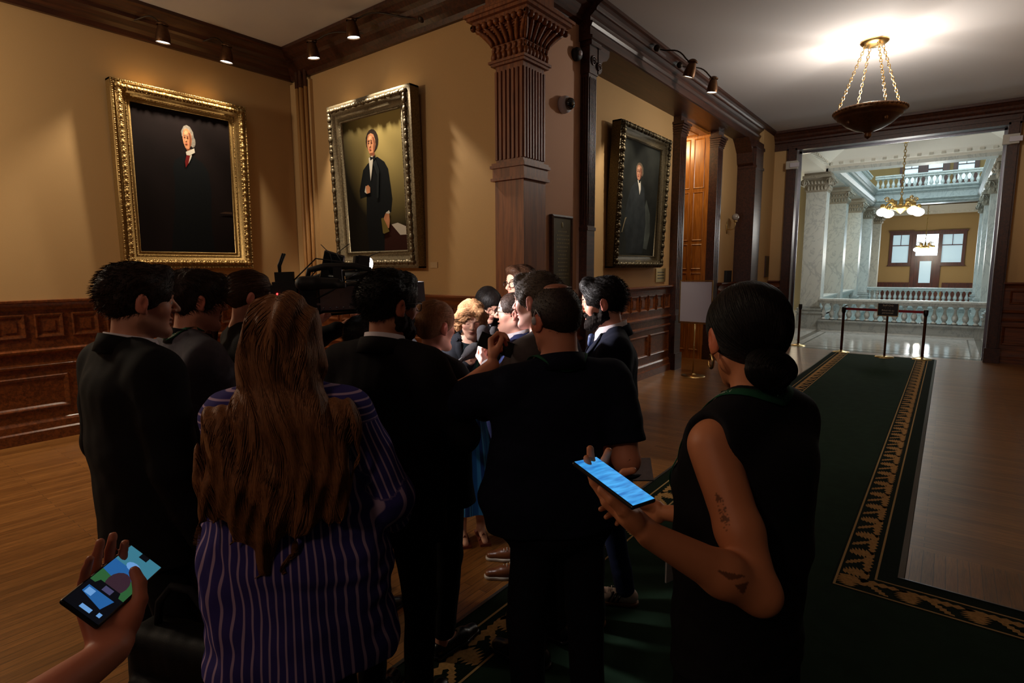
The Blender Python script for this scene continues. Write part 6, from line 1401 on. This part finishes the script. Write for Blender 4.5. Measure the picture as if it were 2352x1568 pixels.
# filming phone: shows a small live picture
def scr2(t,L,W):
    E=lambda n,c,s=1.: mat('screen_'+n,(0,0,0,1),.2,emis=(c,s))
    z=.0048; m=MB(); mats=[E('blue',srgb(34,90,150)),E('cyan',srgb(56,116,136)),E('green',srgb(42,88,50)),E('plum',srgb(52,34,44)),E('dark',srgb(6,8,14)),E('pale',srgb(100,150,205)),E('grey',srgb(66,64,96))]
    X=lambda u:-L/2+.004+u*(L-.008); Y=lambda v:-W/2+.0035+v*(W-.007)
    def q(pts,k,dz): m.add([(X(a),Y(b),z+dz) for a,b in pts],[tuple(range(len(pts)))],k)
    q([(0,0),(1,0),(1,1),(0,1)],4,0); q([(.70,.0),(1,.0),(1,1),(.70,1)],1,.0001); q([(.36,.0),(.72,.0),(.72,1),(.36,1)],2,.0001); q([(.50,.3),(.74,.2),(.74,1),(.55,1)],0,.00015)
    q([(.50+.16*math.cos(a),.45+.27*math.sin(a)) for a in np.linspace(0,2*PI,17)[:-1]],3,.0002); q([(.30,.1),(.42,.2),(.42,.8),(.30,.9)],4,.00022); q([(.33,.35),(.40,.35),(.40,.6),(.33,.6)],6,.00025)
    q([(.14,.25),(.30,.15),(.30,.9),(.2,.9)],0,.0002); q([(.20,.65),(.28,.65),(.28,.85),(.20,.85)],5,.00025); q([(.04,.35),(.09,.35),(.09,.65),(.04,.65)],5,.00025); q([(.06,.10),(.11,.10),(.11,.2),(.06,.2)],5,.00025)
    q([(.78+.06*math.cos(a),.5+.2*math.sin(a)) for a in np.linspace(0,2*PI,13)[:-1]],5,.0002); q([(.93,.38),(1,.38),(1,.62),(.93,.62)],4,.0002)
    m.obj('live_picture',mats,t)
phone('phone held up at lower left showing a live picture',arr(-1.081,.293,1.323),arr(-.078,.121,.016),arr(-.598,-.471,.66),mat('screen_off',srgb(8,9,12),.1),extra=scr2)
# microphones
FOAM=mat('charcoal_foam',srgb(58,56,58),.95,spec=.1,bump=(500,.8,.002)); 
def mic(label,head,tail,rh=.034,long=1.0,flag=None):
    h=arr(*head);t_=arr(*tail); u=nrm(h-t_); L=np.linalg.norm(h-t_); t=empty('microphone',(0,0,0),0,label,'microphone','press microphones')
    f=SDF(); f.cone((0,0,-.012),(0,0,.018*long),rh,rh*.98,.01); f.cone((0,0,-.06),(0,0,-.01),rh*.6,rh*.85,.02); f.disp=folds(.0006,14,2); f.amp=.002; V,F=f.mesh(.0045); mesh_obj('foam_windscreen',V,F,FOAM,t)
    MB().lathe([(0,-L-.02),(.011,-L-.02),(.0125,-L*.6),(.015,-.06),(.015,-.04)],(0,0,0),14,cap=False).obj('handle',BLACKP,t)
    w=u; x=nrm(np.cross((0,1,.2),w)); y=np.cross(w,x); M=Matrix([list(r) for r in np.array([x,y,w]).T]).to_4x4(); M.translation=Vector(h); t.matrix_world=M; return t
mic('foam topped microphone angled up from lower left in front of the blonde woman',(-2.085,2.335,1.395),(-2.14,2.205,1.30),.036)
mic('foam topped microphone held upright just under the speaker\'s chin',(-2.045,2.385,1.474),(-2.02,2.395,1.30),.037,1.5)
mic('small foam topped microphone peeking between the two larger ones',(-2.13,2.47,1.435),(-2.16,2.55,1.33),.024)
t=empty('microphone_flag',(0,0,0),0,'grey angular microphone cube at the speaker\'s tie','microphone'); 
f=SDF(); f.bx((0,0,0),(.032,.032,.036),.006,.002); V,F=f.mesh(.004); mesh_obj('cube',V,F,mat('grey_plastic',srgb(140,142,150),.5),t); MB().lathe([(0,-.13),(.012,-.13),(.013,-.035)],(0,0,0),12,cap=False).obj('handle',BLACKP,t); MB().lathe([(.014,.036),(.024,.045),(.026,.075),(.015,.095),(0,.1)],(0,0,0),14,cap=False).obj('foam_windscreen',FOAM,t)
place(t,arr(-1.985,2.42,1.435),arr(.8,.5,.1),arr(-.5,.8,.2))
RED_=mat('red_record_light',srgb(255,30,30),.3,emis=((1,.03,.03,1),5))
t=phone('black phone with red record light held up by the polo shirt man',arr(-1.475,1.80,1.535),arr(.62,.45,-.30),arr(-.35,.5,.8),mat('screen_off',srgb(8,9,12),.1)); m=MB().lathe([(0,0),(.005,0),(.004,.001),(0,.0012)],(.0,0,-.0050),12,cap=False); m.sph((.0,-.0,-.0045),.0055,0,10,(1,1,.4)); m.sph((0,-.036,0),.006,0,10); m.obj('record_light',RED_,t)
t=empty('notebook',(0,0,0),0,'blue notebook held open below the microphones','notebook'); MB().box((-.09,-.06,-.004),(.09,.06,.0)).obj('cover',mat('blue_cover',srgb(40,110,190),.5),t); MB().box((-.085,-.056,.0),(.085,.056,.005)).obj('pages',WSH,t); place(t,arr(-2.02,2.48,1.235),arr(.9,.5,.1),arr(-.2,.5,.4))
t=empty('notebook',(0,0,0),0,'spiral notepad held low by the navy blazer man','notebook'); MB().box((-.10,-.07,-.005),(.10,.07,.0)).obj('cover',mat('teal_cover',srgb(40,64,84),.5),t); MB().box((-.102,-.072,.0),(.102,.072,.004)).obj('pages',WSH,t)
m=MB()
for i in range(12): m.tube([(-.10,-.062+i*.0113,-.006),(-.108,-.062+i*.0113,0),(-.10,-.062+i*.0113,.006)],.0012,5)
m.obj('spiral',SIGNW,t); place(t,arr(-1.10,2.30,.93),arr(.8,.45,.05),arr(-.3,.6,.3))
# television cameras
GL=mat('gloss_black_body',srgb(14,14,16),.18,coat=.5); RUB=mat('black_rubber',srgb(16,16,17),.6); GLS=mat('dark_lens_glass',srgb(12,14,24),.03,coat=1); LIT=mat('white_lamp_face',srgb(255,255,255),.3,emis=((1,.98,1,1),26)); CHR=mat('worn_steel',srgb(140,140,146),.25,metal=1)
def tvcam(label,o,u,up=(0,0,1),monitor=False,antennas=True):
    t=empty('television_camera',(0,0,0),0,label,'video camera')   # local x forward, z up
    f=SDF(); f.bx((-.02,0,0),(.15,.055,.07),.012,.004); f.bx((-.13,0,.01),(.05,.058,.085),.01,.006); f.bx((.10,0,.015),(.05,.05,.06),.01,.006); V,F=f.mesh(.006); mesh_obj('camera_body',V,F,GL,t)
    MB().box((-.29,-.055,-.075),(-.185,.055,.085)).box((-.30,-.045,-.06),(-.29,.045,.07)).obj('battery_pack',RUB,t)
    MB().tube([(-.14,0,.09),(-.13,0,.135),(-.06,0,.15),(.08,0,.148),(.15,0,.13),(.16,0,.08)],[.012,.014,.017,.017,.014,.012],10).box((-.02,-.02,.06),(.02,.02,.145)).obj('top_handle',RUB,t)
    R=np.array([(0,0,1),(0,1,0),(-1,0,0)]).T
    R=np.array([(0,1,0),(0,0,1),(1,0,0)]).T.astype(float)
    MB().lathe([(.04,.14),(.044,.16),(.044,.20),(.048,.205),(.048,.23),(.044,.235),(.046,.30),(.052,.305),(.056,.33),(.056,.335)],(0,0,.01),26,M=R).obj('lens_barrel',RUB,t)
    MB().lathe([(0,.30),(.045,.315),(.045,.30)],(0,0,.01),24,M=R,cap=False).obj('front_glass',GLS,t)
    if not antennas: m=MB(); m.fbox((.33,-.075,-.05),(.10,0,0),(0,.15,0),(0,0,.006)); m.fbox((.33,-.075,.07),(.10,0,0),(0,.15,0),(0,0,.006)); m.fbox((.33,-.078,-.05),(.10,0,0),(0,.005,0),(0,0,.126)); m.fbox((.33,.073,-.05),(.10,0,0),(0,.005,0),(0,0,.126)); m.obj('matte_box',RUB,t)
    f=SDF(); f.cone((.0,-.10,.07),(-.10,-.10,.075),.024,.028,.01); f.cone((-.10,-.10,.075),(-.15,-.10,.075),.032,.034,.01); f.bx((.02,-.07,.06),(.02,.06,.012),.004,.004); V,F=f.mesh(.006); mesh_obj('viewfinder',V,F,RUB,t)
    m=MB(); m.box((-.115,-.057,-.055),(.095,-.0555,.055))
    for (x,y,z,w,h) in ((-.08,-.058,.03,.05,.02),(-.02,-.058,.0,.03,.03),(.05,-.058,.02,.04,.015),(-.1,-.058,-.03,.06,.01)): m.box((x,y,z),(x+w,y-.003,z+h))
    for i in range(6): m.lathe([(0,.003),(.005,.003),(.005,0)],(-.10+i*.03,-.060,-.045),8,M=np.array([(1,0,0),(0,0,1),(0,-1,0)]).T.astype(float))
    m.obj('side_controls',CHR,t); MB().sph((-.27,-.058,.03),.005,0,8).obj('tally_light',RED_,t)
    MB().tube([(.10,0,-.06),(.14,0,-.10),(.30,0,-.10)],.007,8).tube([(.10,.04,-.06),(.14,.04,-.10),(.30,.04,-.10)],.007,8).obj('support_rods',CHR,t)
    MB().lathe([(0,-.09),(.02,-.09),(.021,.06),(.017,.10),(0,.105)],(.12,.085,.10),14,M=R,cap=False).obj('shotgun_microphone',RUB,t)
    for k,pts in enumerate((((-.1,-.06,.0),(-.02,-.11,.04),(.06,-.1,.10),(.10,-.03,.12)),((-.2,.0,.09),(-.1,.05,.19),(.02,.03,.17),(.08,.0,.15)),((.05,-.06,-.03),(.12,-.12,-.06),(.2,-.09,-.02),(.22,-.05,.0)))): MB().tube(pts,.0035,6).obj('cable',RUB,t)
    if antennas:
        MB().box((-.28,-.03,.085),(-.20,.03,.13)).obj('radio_receiver',RUB,t)
        for y in (-.02,.02): MB().tube([(-.26,y,.13),(-.26,y,.16),(-.235,y*1.5,.215)],[.004,.006,.005],6).obj('antenna',RUB,t)
        for q in (0,1): MB().tube([(-.02+.05*q,.0,.15),(-.03+.03*q,.02,.21),(-.07+.13*q,.03,.255)],.0022,5).obj('antenna_wire',RUB,t)
    place(t,o,u,np.cross(up,u)); return t
AIM=arr(-2.0,2.62,1.6)
c1=arr(-2.325,1.645,1.715); tvcam('shoulder television camera with two antennas next to the ponytailed operator',c1,arr(.50,.62,.02))
c2=arr(-2.57,1.84,1.68); tvcam('second television camera crowded behind the suited man\'s head',c2,arr(.48,.72,.05),antennas=False)
def camlight(label,o,u,r=.045):
    t=empty('camera_light',(0,0,0),0,label,'lamp')
    m=MB(); m.box((-.07,-.055,-.04),(-.01,.055,.04)); 
    for i in range(5): m.box((-.085,-.05+i*.022,-.035),(-.07,-.042+i*.022,.035))
    m.obj('lamp_housing',RUB,t); f=SDF(); f.ell((-.008,0,0),(.022,.05,.036),.005); V,F=f.mesh(.006); mesh_obj('lamp_face',V,F,LIT,t)
    m=MB(); m.fbox((-.01,-.055,.04),(.05,0,.03),(0,.11,0),(0,0,.002)); m.fbox((-.01,-.055,-.04),(.05,0,-.03),(0,.11,0),(0,0,.002)); m.obj('barn_doors',RUB,t); MB().tube([(-.04,0,-.04),(-.04,0,-.10)],.008,8).obj('bracket',RUB,t)
    place(t,o,u,np.cross((0,0,1),u)); return t
camlight('bright camera lamp shining above the suited man\'s head',arr(-2.455,1.938,1.875),arr(.42,.72,-.10))
camlight('lower bright lamp half hidden behind the suited man\'s head',arr(-2.50,1.885,1.735),arr(.42,.72,-.05))
# flip-out monitor
t=empty('field_monitor',(0,0,0),0,'glossy tilted monitor above the television cameras','monitor'); f=SDF(); f.bx((0,0,0),(.055,.012,.075),.006,.002); V,F=f.mesh(.005); mesh_obj('housing',V,F,GL,t)
MB().box((-.046,-.0145,-.062),(.046,-.012,.062)).obj('glass',mat('mirror_black_glass',srgb(10,12,18),.04,coat=1),t); MB().tube([(0,0,-.07),(.01,.01,-.12),(.02,.02,-.15)],.007,8).obj('arm',CHR,t)
place(t,arr(-2.45,1.70,1.86),arr(.86,.42,-.28),arr(-.50,.85,.10))
# ================================================================= LIGHT & CAMERA
def light(name,typ,loc,energy,col,**k):
    d=bpy.data.lights.new(name,typ); d.energy=energy; d.color=col
    aim=k.pop('aim',None)
    for a,b in k.items(): setattr(d,a,b)
    o=bpy.data.objects.new(name,d); o.location=loc; COL.objects.link(o)
    if aim is not None: 
        v=Vector(aim)-Vector(loc); o.rotation_euler=v.to_track_quat('-Z','Y').to_euler()
    return o
WARM=(1,.72,.42); NEU=(1,.90,.78)
LED=(1,.86,.66)
light('picture_light','SPOT',(-7.37,2.98,4.40),170,LED,spot_size=1.5,spot_blend=.5,shadow_soft_size=.03,aim=(-7.65,2.7,1.9))
light('picture_light','SPOT',(-7.37,3.70,4.38),170,LED,spot_size=1.5,spot_blend=.5,shadow_soft_size=.03,aim=(-7.65,3.1,1.9))
light('picture_light','SPOT',(-6.53,4.42,4.42),150,LED,spot_size=1.3,spot_blend=.4,shadow_soft_size=.03,aim=(-6.2,4.75,2.2))
light('picture_light','SPOT',(-5.72,4.42,4.48),230,(1,.88,.70),spot_size=1.2,spot_blend=.35,shadow_soft_size=.03,aim=(-5.0,4.8,1.9))
light('picture_light','SPOT',(-2.99,7.68,4.33),130,(1,.88,.70),spot_size=1.1,spot_blend=.5,shadow_soft_size=.03,aim=(-3.95,7.6,2.4))
light('picture_light','SPOT',(-2.99,8.62,4.34),110,(1,.88,.70),spot_size=1.1,spot_blend=.5,shadow_soft_size=.03,aim=(-3.95,8.6,2.6))
light('pendant_bulb','POINT',(-1.03,9.33,4.14),150,(1,.93,.82),shadow_soft_size=.10)
light('left_room_pendant_bulb','POINT',(-6.7,-.6,3.5),175,(1,.84,.62),shadow_soft_size=.25)
light('rear_fill','POINT',(-.6,-3.2,4.0),62,(1,.68,.50),shadow_soft_size=.3)  # unseen warm fill added behind the camera to lift the people's backs
light('recess_lamp','SPOT',(-4.6,10.5,4.3),60,(1,.74,.38),spot_size=2.0,spot_blend=.3,shadow_soft_size=.1,aim=(-4.3,11.4,3.6))
light('chandelier_glow','POINT',(-1.13,17.96,2.9),95,(1,.97,.9),shadow_soft_size=.3)
light('far_chandelier_glow','POINT',(-1.05,34.6,2.4),110,(1,.9,.72),shadow_soft_size=.3)
light('side_sconce_glow','POINT',(-4.7,24.6,3.0),50,(1,.85,.6),shadow_soft_size=.2)
light('side_sconce_glow','POINT',(-4.6,20.2,3.0),30,(1,.85,.6),shadow_soft_size=.2)
light('skylight','AREA',(-1,25,10.6),950,(.70,.90,1),shape='RECTANGLE',size=4,size_y=11,aim=(-1,25,0))
light('stairwell_daylight','AREA',(-1,25,-.9),150,(.45,.85,1),shape='RECTANGLE',size=3,size_y=9,aim=(-1,25,-4))
light('far_door_daylight','AREA',(-1,37.6,2.8),40,(.75,.9,1),shape='RECTANGLE',size=1,size_y=2,aim=(-1,30,1))
# television lights on the cameras
for q in ((-2.428,1.981,1.873),(-2.47,1.935,1.735)):
    light('tv_lamp_beam','SPOT',q,120,(1,.94,.95),spot_size=2.1,spot_blend=.5,shadow_soft_size=.05,aim=(-2.0,2.62,1.58))
wd=bpy.data.worlds.new('world'); bpy.context.scene.world=wd; wd.use_nodes=True; wd.node_tree.nodes['Background'].inputs[0].default_value=(.9,.8,.7,1); wd.node_tree.nodes['Background'].inputs[1].default_value=.012
cd=bpy.data.cameras.new('camera'); cam=bpy.data.objects.new('camera',cd); COL.objects.link(cam)
y_,p_,r_,F_=0.6583,0.1292,-0.0053,1292.1
fw=Vector((-math.sin(y_)*math.cos(p_),math.cos(y_)*math.cos(p_),-math.sin(p_))); rt=Vector((math.cos(y_),math.sin(y_),0)); up=rt.cross(fw)
RT=rt*math.cos(r_)+up*math.sin(r_); UP=-rt*math.sin(r_)+up*math.cos(r_)
Mc=Matrix((RT,UP,-fw)).transposed().to_4x4(); Mc.translation=(0,0,1.85); cam.matrix_world=Mc
cd.sensor_width=36; cd.lens=36*F_/2352; cd.clip_start=.05; cd.clip_end=200
sc=bpy.context.scene; sc.camera=cam
sc.view_settings.view_transform='Standard'; sc.view_settings.look='None'; sc.view_settings.exposure=0.0; sc.view_settings.gamma=1; sc.view_settings.use_curve_mapping=False
sc.cycles.max_bounces=6; sc.cycles.diffuse_bounces=4
